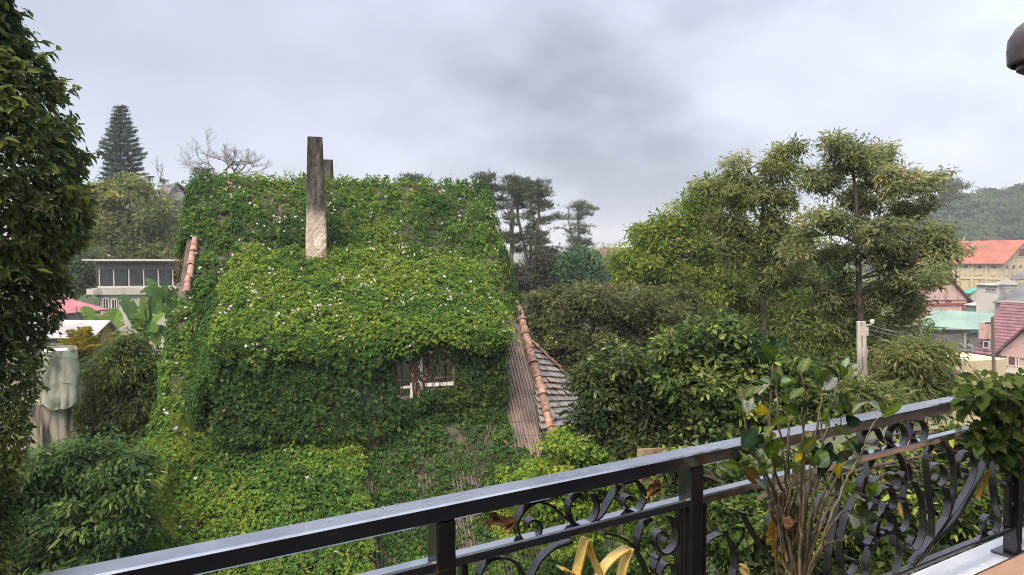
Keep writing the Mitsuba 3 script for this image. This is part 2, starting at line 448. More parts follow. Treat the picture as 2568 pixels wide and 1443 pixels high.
rv = lambda s: roofp(-.04, s, .05)
mm = MB().add(*tubev([rv(s) + UP * -.06 for s in np.linspace(3.7, 7.6, 8)], .10, 8)).add(*tubev([rv(s) + UP * -.03 for s in np.linspace(0, 3.7, 8)], .045, 6))
put("verge_mortar", mm, "mortar", roof)
hip_row(rv, 3.9, 7.0, roof, .12)
hip_row(lambda s: roofp(LEN - .22, s, .16), 2.0, 3.35, roof, .088)
# side wing with slate-like tiles right of the hip
Wa, Wb, Wc, Wd = P(1322, 852, 19.7), P(1462, 985, 20.9), P(1352, 1075, 17.2), P(1480, 1052, 19.3)
NW = nz(np.cross(Wc - Wa, Wb - Wa))
Wd = D(1480, 1052)
Wd = Wd * ((Wa @ NW) / (Wd @ NW))
if NW[2] < 0:
    NW = -NW
wing = thing("tiled_side_roof", "small grey tiled roof beside the ivy house, with broken tiles and a terracotta hip", "roof")


def wingp(u, v, h=0):
    """u across from the hip to the right edge, v from the top to the eave."""
    a = Wa + (Wc - Wa) * v
    b = (Wa + (Wb - Wa) * min(1, v / .62)) if v < .62 else Wb + (Wd - Wb) * ((v - .62) / .38)
    return a + (b - a) * u + NW * h


wsl = MB()
pts = [wingp(0, 0), wingp(0, 1), wingp(1, 1), wingp(1, .62)]
wsl.add(np.array(pts + [q - UP * .3 for q in pts]), [[0, 1, 2, 3], [4, 7, 6, 5], [0, 4, 5, 1], [1, 5, 6, 2], [2, 6, 7, 3], [3, 7, 4, 0]])
deck = put("roof_deck", wsl, "roof_slab", wing)
wv = np.array(pts)
wlow = np.stack([wv[:, 0], wv[:, 1], wv[:, 2] * 0 - 9.6], 1)
put("wall", MB().add(np.vstack([wv[[1, 2, 3, 0]] - UP * .3, wlow[[1, 2, 3, 0]]]), [[0, 1, 5, 4], [1, 2, 6, 5], [2, 3, 7, 6], [3, 0, 4, 7]]), "old_plaster", wing)
nrow = 14
for r in range(nrow):
    v0, v1 = r / nrow + .012, (r + 1.12) / nrow
    wl = np.linalg.norm(wingp(1, v1) - wingp(0, v1))
    n = max(1, int(round(wl / .25)))
    for k in range(n):
        off = (r % 2) * .5
        u0, u1 = max(0, (k + off - .5) / n), min(1, (k + off + .46) / n)
        if u1 - u0 < .02:
            continue
        h0, h1 = .008, .05 + rng.uniform(0, .018)
        if 6 <= r <= 8 and .18 < u0 < .6:
            h1 += rng.uniform(0, .05)
        q = [wingp(u0, v0, h0), wingp(u1, v0, h0), wingp(u1, v1, h1), wingp(u0, v1, h1)]
        mid = [wingp(u0 + .1 * (u1 - u0), v1 + .1 / nrow, h1), wingp(u1 - .1 * (u1 - u0), v1 + .1 / nrow, h1)]
        low = [x - NW * .022 for x in (q[2], mid[1], mid[0], q[3])]
        put("tile", (np.array([q[0], q[1], q[2], mid[1], mid[0], q[3]] + low), np.array([[0, 5, 2], [0, 2, 1], [5, 4, 2], [4, 3, 2], [2, 3, 7], [2, 7, 6], [3, 4, 8], [3, 8, 7], [4, 5, 9], [4, 9, 8]])[:, ::-1]),
            SLATE[2 if (6 <= r <= 8 and .15 < u0 < .55) else rng.integers(2)], deck)
hip_row(lambda s: Wa + (Wb - Wa) * s / 2.6 + NW * .03, 0.0, 2.5, wing, .085, .34)
put("gutter", MB().add(*tubev([P(1392, 1048, 17.4), P(1380, 1030, 17.5)], .05, 8)).add(*tubev([P(1385, 1052, 17.3), P(1440, 1040, 18.4)], .025, 6)), "cement_wall", wing)

# chimneys
def taper_box(c, ax, ay, b, t, h, dz0=-1.0):
    """A tapering stack with chamfered corners; b, t = (half width, half depth) at the base and top."""
    rings = []
    for k, u in enumerate(np.linspace(0, 1, 9)):
        hw, hd = b[0] + (t[0] - b[0]) * u, b[1] + (t[1] - b[1]) * u
        hw *= 1 + rng.normal(0, .012)
        e = .04
        oc = [(-hw + e, -hd), (hw - e, -hd), (hw, -hd + e), (hw, hd - e), (hw - e, hd), (-hw + e, hd), (-hw, hd - e), (-hw, -hd + e)]
        rings.append(np.array([c + ax * x + ay * y + UP * (dz0 + (h - dz0) * u) for x, y in oc]))
    v = np.vstack(rings)
    i, j = np.meshgrid(np.arange(8), np.arange(8), indexing="ij")
    f = np.stack([i * 8 + j, i * 8 + (j + 1) % 8, (i + 1) * 8 + (j + 1) % 8, (i + 1) * 8 + j], -1).reshape(-1, 4)
    top = rings[-1].mean(0) - UP * .12
    inner = rings[-1] + (rings[-1].mean(0) - rings[-1]) * .35
    n = len(v)
    v = np.vstack([v, inner, inner - UP * .3, [top - UP * .18]])
    k = np.arange(8)
    k2 = (k + 1) % 8
    f = np.vstack([f, np.stack([64 + k, 64 + k2, n + k2, n + k], 1), np.stack([n + k, n + k2, n + 8 + k2, n + 8 + k], 1)])
    m = MB().add(v, f)
    m.add(v, np.stack([n + 8 + k, n + 8 + k2, 0 * k + n + 16], 1))
    return m


cb = P(794, 679, 19.8)
put("chimney", taper_box(cb, -EL, ED * -1, (.33, .28), (.205, .19), 3.70), "chimney_stone", roof, label="tall tapering chimney, black with soot above and pale below")
cb2 = P(823, 440, 23.4)
put("chimney", taper_box(cb2, -EL, -ED, (.20, .18), (.155, .15), .50), "chimney_stone", roof, label="short sooty chimney behind the tall one")

# dormer
DL0, DL1, DS0, DSE, DSW, KD = 1.2, 7.5, 2.55, 6.72, 6.42, .45
zd = lambda s: zr(DS0) - KD * (s - DS0)
dr_ = MB()
q = np.array([hp(l, s, z) for l in (DL0 - .1, DL1 + .1) for s, z in ((DS0, zd(DS0)), (DSE - .22, zd(DSE - .22)), (DSE - .22, zd(DSE - .22) - .10), (DS0, zd(DS0) - .4))])
dr_.add(q, [[0, 1, 2, 3], [7, 6, 5, 4], [0, 4, 5, 1], [1, 5, 6, 2], [2, 6, 7, 3]])
dormer = put("dormer", dr_, "roof_slab", house)
# the dormer's front wall with openings cut out: piers, head and sill strips
WINS = [(990, 1044, 888, 994), (1056, 1138, 890, 972), (902, 962, 962, 1050), (1196, 1255, 955, 1040)]
zt, zb = zd(DSW) - .12, zr(DSW) - .15
rects = []
for (x0, x1, y0, y1) in WINS:
    la, za = px_to_wall(x0, y0, DSW)
    lb, zb_ = px_to_wall(x1, y1, DSW)
    rects.append((min(la, lb), max(la, lb), zb_, min(za, zt - .04)))
edges = sorted({DL0, DL1} | {r[0] for r in rects} | {r[1] for r in rects})
wm = MB()
for a, b in zip(edges[:-1], edges[1:]):
    mid = (a + b) / 2
    spans = [(r[2], r[3]) for r in rects if r[0] < mid < r[1]]
    lo = zb
    for z0, z1 in sorted(spans):
        wm.add(*boxv((a, DSW - .16, lo), (b, DSW, z0), HF))
        lo = z1
    wm.add(*boxv((a, DSW - .16, lo), (b, DSW, zt + .05), HF))
for l in (DL0, DL1 - .15):
    qs = np.array([hp(l + e, s, z) for e in (0, .15) for s, z in ((DS0 + .5, zd(DS0 + .5) - .1), (DSW - .16, zd(DSW - .16) - .1), (DSW - .16, zr(DSW) - .1))])
    wm.add(qs, np.array([[0, 1, 2], [3, 5, 4], [0, 3, 4], [0, 4, 1], [1, 4, 5], [1, 5, 2]]))
put("dormer_wall", wm, "old_plaster", house)
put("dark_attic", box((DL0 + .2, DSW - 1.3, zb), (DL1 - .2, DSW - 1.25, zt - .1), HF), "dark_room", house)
for i, (l0, l1, z0, z1) in enumerate(rects):
    wk = num(f"{house}__window")
    fr = MB()
    t = .032
    for lo, hi in (((l0, z0), (l0 + t, z1)), ((l1 - t, z0), (l1, z1)), ((l0 + t, z0), (l1 - t, z0 + t)), ((l0 + t, z1 - t), (l1 - t, z1))):
        fr.add(*boxv((lo[0], DSW - .10, lo[1]), (hi[0], DSW - .03, hi[1]), HF))
    if i < 2:
        zm = z0 + (z1 - z0) * (.38 if i == 0 else .30)
        fr.add(*boxv((l0 + t, DSW - .095, zm - .02), (l1 - t, DSW - .045, zm + .02), HF))
    put("frame", fr, "old_frame" if i < 2 else "peeling_white", wk)
    put("pane", box((l0 + t, DSW - .075, z0 + t), (l1 - t, DSW - .07, z1 - t), HF) if i < 2 else box((l0 + t, DSW - .085, z0 + t), (l1 - t, DSW - .065, z1 - t), HF), "window_glass" if i < 2 else "pale_pane", wk)
# the chipped post between the two casements and its red inner boards
def wall_strip(x0, x1, y0, y1, d0, d1, m, name):
    la, za = px_to_wall(x0, y0, DSW)
    lb, zb_ = px_to_wall(x1, y1, DSW)
    return put(name, box((min(la, lb), DSW + d0, min(za, zb_)), (max(la, lb), DSW + d1, max(za, zb_)), HF), m, house)


wall_strip(1048, 1059, 892, 997, .012, .06, "peeling_white", "window_post")
wall_strip(1032, 1046, 893, 990, .0, .035, "peeling_red", "shutter_board")
wall_strip(1061, 1071, 893, 965, .0, .03, "peeling_red", "shutter_board")
wall_strip(1066, 1136, 961, 966, .0, .05, "peeling_white", "window_ledge")
wall_strip(1003, 1030, 969, 973, .0, .05, "peeling_white", "window_ledge")
wall_strip(1028, 1034, 960, 1000, .005, .05, "peeling_white", "window_post")

# lower left shed roof in front of the main slope
LL0, LL1, LS0, LS1, KL = 4.75, 8.95, 6.75, 10.9, .56
zl = lambda s: zr(LS0) + .06 - KL * (s - LS0)
q = np.array([hp(l, s, z) for l in (LL0, LL1) for s, z in ((LS0, zl(LS0)), (LS1, zl(LS1)), (LS1, zl(LS1) - .2), (LS0, zl(LS0) - .3))])
put("porch_roof", MB().add(q, [[0, 1, 2, 3], [7, 6, 5, 4], [0, 4, 5, 1], [1, 5, 6, 2]]), "roof_slab", house)
q = np.array([hp(l, s, z) for l in (LL0 + .1, LL0 + .25) for s, z in ((LS0, zl(LS0) - .2), (LS1 - .2, zl(LS1 - .2) - .2), (LS1 - .2, -9.6), (LS0, -9.6))])
put("porch_wall", MB().add(q, [[0, 1, 2, 3], [7, 6, 5, 4], [1, 5, 6, 2]]), "old_plaster", house)

# ------------------------------------------------------------------ ivy over the house
IVY_LIT = [(.170, .265, .048), (.115, .215, .045), (.07, .15, .042), (.22, .30, .055)]  # leaf colours lightened to carry the light on the roof tops
IVY_SHADED = [(.054, .115, .038), (.070, .13, .038), (.042, .09, .038), (.105, .155, .042)]  # leaf colours darkened to carry the shade of the dormer front


def ivy_patch(rng, n, fn, nrm, down, u0, u1, v0, v1, mask, cols, wts, Lm=.078, relief=.26, base=.03, freq=1.0, leaf="fold", upw=.55, seed=0):
    """Leaves over the surface fn(u, v, h); mask(u, v) is the share of leaves kept."""
    nc = max(20, n // 13)
    cu, cv, ch = rng.uniform(u0, u1, nc), rng.uniform(v0, v1, nc), rng.normal(0, .055, nc)
    ci_ = rng.integers(0, nc, n)
    du, dv = rng.normal(0, .085, n), rng.normal(0, .07, n)
    u, v = cu[ci_] + du, cv[ci_] + dv
    u, v, bump_ = u, v, ch[ci_] - 4.0 * (du ** 2 + dv ** 2)
    keep = rng.random(n) < mask(u, v)
    u, v, bump_, ci_ = u[keep], v[keep], bump_[keep], ci_[keep]
    n = len(u)
    tone_c = rng.normal(0, .13, nc)[ci_]

    def hgt(a, b):
        q = np.stack([a * freq, b * freq, 0 * a + seed], -1)
        return relief * (1.25 * meshkit.fbm(q * 1.1, 3, seed) + .6 * meshkit.fbm(q * A3(3.4, 4.6, 1), 3, seed + 7) - .35)

    e = .06
    h = hgt(u, v)
    gu, gv = (hgt(u + e, v) - h) / e, (hgt(u, v + e) - h) / e
    depth = rng.exponential(.05, n) - bump_
    p0, pu, pv = fn(u, v, 0 * u), fn(u + e, v, 0 * u), fn(u, v + e, 0 * u)
    tu, tv = nz(pu - p0), nz(pv - p0)
    pos = fn(u, v, base + h - depth)
    nn = nz(nrm - .8 * gu[:, None] * tu - .8 * gv[:, None] * tv)
    nn = nn + UP * upw + rng.normal(0, .5, (n, 3))
    tip = down + rng.normal(0, .65, (n, 3))
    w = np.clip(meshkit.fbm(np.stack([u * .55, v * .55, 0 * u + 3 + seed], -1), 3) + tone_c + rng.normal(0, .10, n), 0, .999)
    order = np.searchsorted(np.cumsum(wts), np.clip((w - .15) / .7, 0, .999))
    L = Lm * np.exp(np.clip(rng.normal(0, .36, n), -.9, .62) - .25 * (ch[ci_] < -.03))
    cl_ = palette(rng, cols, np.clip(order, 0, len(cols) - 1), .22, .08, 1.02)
    dead = rng.random(n) < .018
    cl_[dead] = palette(rng, [(.20, .15, .05), (.16, .09, .04), (.24, .22, .06)], rng.integers(0, 3, dead.sum()), .25, .1)
    return leafv(pos, nn, tip, L, L * rng.uniform(.5, .8, n), leaf, cl_, cup=.15, droop=.2), pos


ivy = thing("flowering_ivy", "dense green ivy with small pale lilac flowers covering the old house", "ivy", kind="stuff")
rng = np.random.default_rng(21)
iv = MB()
ONE = lambda u, v: 1.0
tileL = lambda px, py: px_to_roof(px, py)


def upper_mask(l, s):
    edge_r = .02 + .30 * (meshkit.fbm(np.stack([s * 1.6, s * 0, s * 0], -1), 3) - .45)
    edge_r = np.where(s > 4.05, 1.02 + .10 * np.sin(s * 7), edge_r)
    edge_l = LEN + .10 + .4 * (meshkit.fbm(np.stack([s * 1.6, s * 0 + 5, s * 0], -1), 3) - .5) - np.where((s > 1.9) & (s < 3.5), .36, 0)
    top = -.05 + .22 * (meshkit.fbm(np.stack([l * 2.2, l * 0, l * 0 + 9], -1), 3) - .5)
    inside = (l > edge_r) & (l < edge_l) & (s > top)
    under = (l > DL0 + .35) & (l < DL1 - .35) & (s > DS0 + .45)
    return np.where(inside & ~under, 1.0, 0.0)


ivy_pos = []
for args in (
    dict(n=104000, fn=roofp, nrm=NF, down=SL, u0=-.25, u1=LEN + .45, v0=-.2, v1=7.0, mask=upper_mask, cols=[IVY_LIT[0], IVY_LIT[1], IVY_LIT[2], IVY_SHADED[0]], wts=[.2, .35, .3, .15], seed=1),
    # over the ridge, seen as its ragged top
    dict(n=5000, fn=lambda u, v, h: R0 + u[:, None] * EL - v[:, None] * (ED + .98 * UP) + h[:, None] * nz(UP - ED), nrm=nz(UP - ED), down=UP, u0=0, u1=LEN, v0=-.05, v1=.5, mask=ONE, cols=IVY_LIT, wts=[.3, .3, .3, .1], seed=4),
    # dormer roof: most top light put into the leaf colour
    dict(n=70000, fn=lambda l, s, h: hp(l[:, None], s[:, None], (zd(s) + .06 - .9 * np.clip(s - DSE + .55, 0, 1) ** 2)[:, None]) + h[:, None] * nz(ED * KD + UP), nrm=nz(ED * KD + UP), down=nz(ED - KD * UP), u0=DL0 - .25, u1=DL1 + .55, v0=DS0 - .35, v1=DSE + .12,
         mask=lambda l, s: np.where((l < DL1 + .45 * (meshkit.fbm(np.stack([s, s * 0, s * 0 + 2], -1), 2))) & (s < DSE + .25 * (meshkit.fbm(np.stack([l * 1.3, l * 0, l * 0 + 4], -1), 3) - .2)), 1.0, 0), cols=[IVY_LIT[3], IVY_LIT[0], IVY_LIT[1], IVY_LIT[2]], wts=[.32, .36, .22, .10], relief=.34, seed=2),
    # porch roof, lower left: top light put into the leaf colour
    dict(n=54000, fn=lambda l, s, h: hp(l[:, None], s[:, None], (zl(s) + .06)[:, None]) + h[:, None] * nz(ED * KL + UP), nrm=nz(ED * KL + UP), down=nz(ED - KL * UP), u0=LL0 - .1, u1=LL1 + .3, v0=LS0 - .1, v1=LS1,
         mask=ONE, cols=[IVY_LIT[3], IVY_LIT[0], IVY_LIT[1], IVY_LIT[2]], wts=[.2, .38, .30, .12], relief=.22, seed=3),
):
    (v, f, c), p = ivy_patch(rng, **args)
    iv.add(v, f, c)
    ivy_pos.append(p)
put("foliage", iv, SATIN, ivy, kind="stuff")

# looser ivy, shade put into its darker leaf colours: dormer front and cheeks, lower slope, hanging edges
iv = MB()


def wall_mask(l, z):
    k = np.full(len(l), .95)
    for i, (l0, l1, z0, z1) in enumerate(rects):
        ins = (l > l0 - .04) & (l < l1 + .04) & (z > z0 - (.02 if i > 1 else .0)) & (z < z1 + .25)
        k = np.where(ins, np.where(z > z1 - .22, .12, .0) if i < 2 else (.22 if i == 2 else .75), k)
    la, za = px_to_wall(835, 1000, DSW)
    k = np.where((np.abs(l - la) < .22) & (np.abs(z - za) < .45), .3, k)
    la, za = px_to_wall(1200, 1075, DSW)
    k = np.where((np.abs(l - la) < .45) & (np.abs(z - za) < .30), .35, k)
    hole = meshkit.fbm(np.stack([l * 1.5, z * 1.5, 0 * l + 6], -1), 3)
    return k * np.where(hole < .34, .45, 1)


def lower_mask(l, s):
    d = meshkit.fbm(np.stack([l * .85, s * .6, 0 * l + 1], -1), 3)
    k = np.clip((d - .30) / .18, .12, .85)
    lx, sx = px_to_roof(905, 1230)
    k = np.where((np.abs(l - lx) < .26) & (s > 7.3), .10, k)
    for (px, py, ru, rv_, kk) in ((1165, 1140, .55, .45, .22), (1060, 1185, .3, .3, .25), (975, 1140, .25, .3, .35), (1330, 1100, .22, .45, .06), (1215, 1095, .5, .3, .30)):
        a, b = px_to_roof(px, py)
        k = np.where(((l - a) / ru) ** 2 + ((s - b) / rv_) ** 2 < 1, kk, k)
    k = np.where((s < 7.15) & (l < 1.05), 0, k)
    k = np.where((l < .9) & (s > 7.6), .95, k)
    return np.where((l > -.5) & (l < LL0 + .2), k, 0)


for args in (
    dict(n=46000, fn=lambda l, z, h: hp(l[:, None], (DSW + .02 + h + np.clip((l - 3.3) / 1.2, 0, 1) * (.05 + .36 * np.clip(zt - z, 0, 2)))[:, None], z[:, None]), nrm=ED, down=-UP, u0=DL0 - .1, u1=DL1 + .2, v0=zb + .1, v1=zt + .15, mask=wall_mask, cols=IVY_SHADED, wts=[.25, .25, .25, .25], relief=.20, upw=.3, seed=5),
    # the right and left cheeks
    dict(n=7000, fn=lambda s, w, h: hp((DL0 - .02 - h)[:, None], s[:, None], (zr(s) + w * (zd(s) - zr(s)))[:, None]), nrm=-EL, down=-UP, u0=DS0 + .5, u1=DSE, v0=0, v1=1.0, mask=ONE, cols=IVY_SHADED, wts=[.3, .3, .2, .2], relief=.18, upw=.3, seed=6),
    dict(n=16000, fn=lambda s, w, h: hp((DL1 + .05 + h + (1 - w) * .9)[:, None], s[:, None], (zr(s) + w * (zd(s) - zr(s)))[:, None]), nrm=EL * .6 + ED * .4 + UP * .3, down=-UP, u0=DS0 + .5, u1=DSE, v0=0, v1=1.02, mask=ONE, cols=[IVY_LIT[1], IVY_LIT[2], IVY_SHADED[1], IVY_SHADED[0]], wts=[.3, .3, .2, .2], relief=.30, upw=.4, seed=7),
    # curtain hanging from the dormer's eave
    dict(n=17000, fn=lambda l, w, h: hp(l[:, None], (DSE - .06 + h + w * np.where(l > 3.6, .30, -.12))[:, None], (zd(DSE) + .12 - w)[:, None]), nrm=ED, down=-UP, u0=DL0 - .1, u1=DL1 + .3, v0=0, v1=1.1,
         mask=lambda l, w: np.where(w < .14 + 2.0 * np.clip(meshkit.fbm(np.stack([l * 2.3, l * 0, l * 0 + 8], -1), 4) - .34, 0, 1) - np.where((l > rects[1][0] - .1) & (l < rects[0][1] + .1), 1.1, 0), 1.0, 0), cols=[IVY_LIT[1], IVY_LIT[2], IVY_SHADED[1], IVY_SHADED[0]], wts=[.15, .3, .3, .25], relief=.16, upw=.3, seed=8),
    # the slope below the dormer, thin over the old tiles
    dict(n=76000, fn=roofp, nrm=NF, down=SL, u0=-.6, u1=LL0 + .2, v0=6.2, v1=SMAX, mask=lower_mask, cols=[IVY_LIT[1], IVY_LIT[2], IVY_SHADED[1], IVY_SHADED[0]], wts=[.25, .3, .25, .2], relief=.16, base=.06, seed=9),
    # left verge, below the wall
    dict(n=30000, fn=lambda s, w, h: roofp(LEN - .1 + .25 * w + h, s, .05 - w * .9), nrm=EL * .7 + UP * .4, down=-UP, u0=.1, u1=SMAX, v0=0, v1=1, mask=lambda s, w: np.where((s > 1.8) & (s < 3.6), 0.0, 1.0), cols=[IVY_LIT[1], IVY_LIT[2], IVY_SHADED[1], IVY_SHADED[0]], wts=[.25, .3, .25, .2], relief=.26, upw=.4, seed=10),
    dict(n=14000, fn=lambda s, w, h: roofp(.10 - .22 * w - h, s, .14 - w * .45), nrm=-EL * .7 + UP * .4, down=-UP, u0=-.05, u1=4.2, v0=0, v1=1, mask=lambda s, w: np.where((s > .6) & (s < 1.7), .35, 1.0), cols=[IVY_LIT[1], IVY_LIT[2], IVY_SHADED[1], IVY_SHADED[0]], wts=[.2, .3, .3, .2], relief=.13, upw=.4, seed=12),
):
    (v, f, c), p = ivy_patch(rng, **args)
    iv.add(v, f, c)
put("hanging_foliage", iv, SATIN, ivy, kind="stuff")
# runners that stick out of the ivy, leaf by leaf
rn = MB()
src = np.vstack(ivy_pos)
for k in range(420):
    p0 = src[rng.integers(0, len(src))]
    d = nz(SL * rng.uniform(-.4, 1) + EL * rng.normal(0, .7) + NF * rng.uniform(.2, .8))
    ln = rng.uniform(.2, .55)
    w = np.linspace(.1, 1, int(5 + ln * 22))[:, None]
    q_ = p0 + d * w * ln - UP * w ** 2 * ln * .45
    v, f, c = leafv(q_, NF + rng.normal(0, .5, q_.shape), d + rng.normal(0, .7, q_.shape), .075, .05, "fold", palette(rng, [IVY_LIT[3], IVY_LIT[0], IVY_SHADED[1]], np.full(len(q_), rng.integers(0, 3)), .15, .05))
    rn.add(v, f, c)
put("runners", rn, SATIN, ivy, kind="stuff")
# bare stems over the tiles and the wall
st = MB()
for k in range(260):
    l = rng.uniform(.2, 4.8)
    s = rng.uniform(6.6, 9.0)
    ln = rng.uniform(.4, 1.3)
    w = np.linspace(0, 1, 7)
    st.add(*tubev(roofp(l + np.cumsum(rng.normal(0, .035, 7)), s + w * ln, .05 + .03 * np.abs(rng.normal(0, 1, 7))), rng.uniform(.004, .009), 4, False))
for k in range(90):
    l, z = rng.uniform(DL0, 5.0), rng.uniform(zb + .6, zt)
    w = np.linspace(0, 1, 7)
    st.add(*tubev(hp((l + np.cumsum(rng.normal(0, .03, 7)))[:, None], (DSW + .03 + .04 * rng.random(7))[:, None], (z - w * rng.uniform(.5, 1.6))[:, None]), rng.uniform(.004, .010), 4, False))
put("stems", st, "bark", ivy, kind="stuff")
# small flowers: five-petalled, in loose clusters
fl = MB()
cand = np.vstack(ivy_pos[:3])
cl = cand[rng.integers(0, len(cand), 330)]
pts = []
for c in cl:
    k = rng.integers(2, 9) if rng.random() < .25 else 1
    pts.append(c + rng.normal(0, .11, (k, 3)))
for c in np.vstack(ivy_pos)[rng.integers(0, sum(map(len, ivy_pos)), 170)]:
    pts.append(c[None])
pts = np.vstack(pts) + (nz(A3(.3, -.8, .6)) * .09)
fc = np.array([(.62, .55, .63), (.52, .38, .54), (.66, .63, .63), (.60, .44, .55)])[rng.integers(0, 4, len(pts))] * rng.uniform(.85, 1.1, (len(pts), 1))
for a in range(5):
    g = a * 2 * np.pi / 5
    fn_ = nz(np.array([.25, -.8, .5]) + rng.normal(0, .25, (len(pts), 3)))
    e1 = nz(np.cross(fn_, UP))
    e2 = np.cross(fn_, e1)
    L = .031 * np.exp(rng.normal(0, .3, len(pts)))
    v, f, c = leafv(pts, fn_ + 0.0, e1 * math.cos(g) + e2 * math.sin(g), L, L * .8, "fold", fc, cup=.05, droop=-.15)
    fl.add(v, f, c)
put("blossoms", fl, MATTE, ivy, kind="stuff")


# ------------------------------------------------------------------ ferns along the left edge of the house
def frond(mb, base, tip, sag, width, rng, col, npin=24):
    w = np.linspace(0, 1, npin)[:, None]
    ctrl = (base + tip) / 2 + UP * sag
    p = (1 - w) ** 2 * base + 2 * w * (1 - w) * ctrl + w ** 2 * tip
    t = nz(np.gradient(p, axis=0))
    side = nz(np.cross(t, UP) + rng.normal(0, .05, p.shape))
    up = np.cross(side, t)
    mb.add(*tubev(p, np.linspace(.006, .002, npin), 4, False), c=A3(.13, .12, .035))
    ln = width * np.sin(np.pi * (.12 + .86 * w[:, 0])) ** .8 + .02
    for sg in (-1, 1):
        v, f, c = leafv(p, up, side * sg + t * .35 - UP * .25, ln, ln * .22 + .012, "fold", palette(rng, [col], np.zeros(npin, int), .18, .05), cup=.05, droop=.2)
        mb.add(v, f, c)


rng = np.random.default_rng(5)
for k, (x, y, Yd, n, txt) in enumerate(((452, 1052, 15.0, 4, "topmost"), (432, 1100, 14.6, 5, "second from the top"), (415, 1165, 14.2, 5, "third from the top"), (385, 1215, 13.6, 6, "middle"), (372, 1275, 13.2, 6, "fifth from the top"), (345, 1330, 12.8, 6, "second from the bottom"), (395, 1300, 12.9, 5, "lowest"))):
    fk = thing("fern", f"yellow-green fern on the ivy house's left edge, {txt} of the ferns", "fern", "ferns on the left roof edge")
    b = P(x, y, Yd - .35) + A3(0, .0, .05)
    for q in range(n - 1):
        a = rng.uniform(0, 2 * np.pi)
        tip = b + A3(math.cos(a) * .6 - .1, -abs(math.sin(a)) * .6, rng.uniform(-.8, .05))
        mbf = MB()
        frond(mbf, b, tip, rng.uniform(.25, .5), .13, rng, [(.13, .18, .032), (.09, .15, .03), (.19, .22, .04)][q % 3])
        put("frond", mbf, SATIN, fk)


# ------------------------------------------------------------------ trees
def crown(rng, lobes, Y, n, L, W, cols, wts, gain=2.3, kind="fold", droop=.35, upw=.6, nsub=140, rs=.28, gap=.30, tipdir=None, depth=1.0, thick=.7, tuft=False):
    """Leaves of a crown made of uneven lobes (px, py, rx, ry, dY); returns (v, f, c), clump centres and the lobe of each."""
    lob = np.array([list(l) + [0] * (5 - len(l)) for l in lobes], float)
    area = lob[:, 2] * lob[:, 3]
    centres, owner, out = [], [], []
    for q, (px, py, rx, ry, dy) in enumerate(lob):
        c = P(px, py, Y + dy)
        k = (Y + dy) / FPX
        rad = A3(rx * k, max(rx, ry) * k * depth, ry * k)
        m = max(5, int(nsub * area[q] / area.sum()))
        d = nz(rng.normal(0, 1, (m * 2, 3)))
        pos = c + d * (.30 + .72 * rng.random((m * 2, 1)) ** .6) * rad
        g = meshkit.fbm(pos / (rad.max() * .9) + q * 7.0, 2)
        pos, d = pos[g > gap][:m], d[g > gap][:m]
        centres.append(pos)
        owner += [q] * len(pos)
        out.append(d)
    cen, out = np.vstack(centres), np.vstack(out)
    m = len(cen)
    idx = rng.integers(0, m, n)
    sub = rs * np.exp(rng.normal(0, .3, m))
    off = np.clip(rng.normal(0, 1, (n, 3)), -1.6, 1.6) * A3(1, 1, thick) * .55
    pos = cen[idx] + off * sub[idx][:, None]
    o = nz(off)
    tone = np.clip(meshkit.fbm(cen * (.5 / max(rs, .2)), 2, 3) * 1.1 - .05 + rng.normal(0, .16, m), 0, .999)
    tn = np.clip(tone[idx] + rng.normal(0, .12, n), 0, .999)
    ci = np.searchsorted(np.cumsum(wts), tn * .999)
    col = palette(rng, cols, np.clip(ci, 0, len(cols) - 1), .2, .06, gain)
    tip = o + out[idx] * .5 - UP * droop + rng.normal(0, .35, (n, 3))
    nn = UP * upw + out[idx] * .45 + rng.normal(0, .5, (n, 3))
    if tuft:
        tip = UP * .55 + o * .9 + rng.normal(0, .3, (n, 3))
        nn = rng.normal(0, 1, (n, 3))
    l = L * np.exp(rng.normal(0, .25, n))
    return leafv(pos, nn, tip, l, l * (W / L), kind, col, cup=.12, droop=.18), cen, np.array(owner)


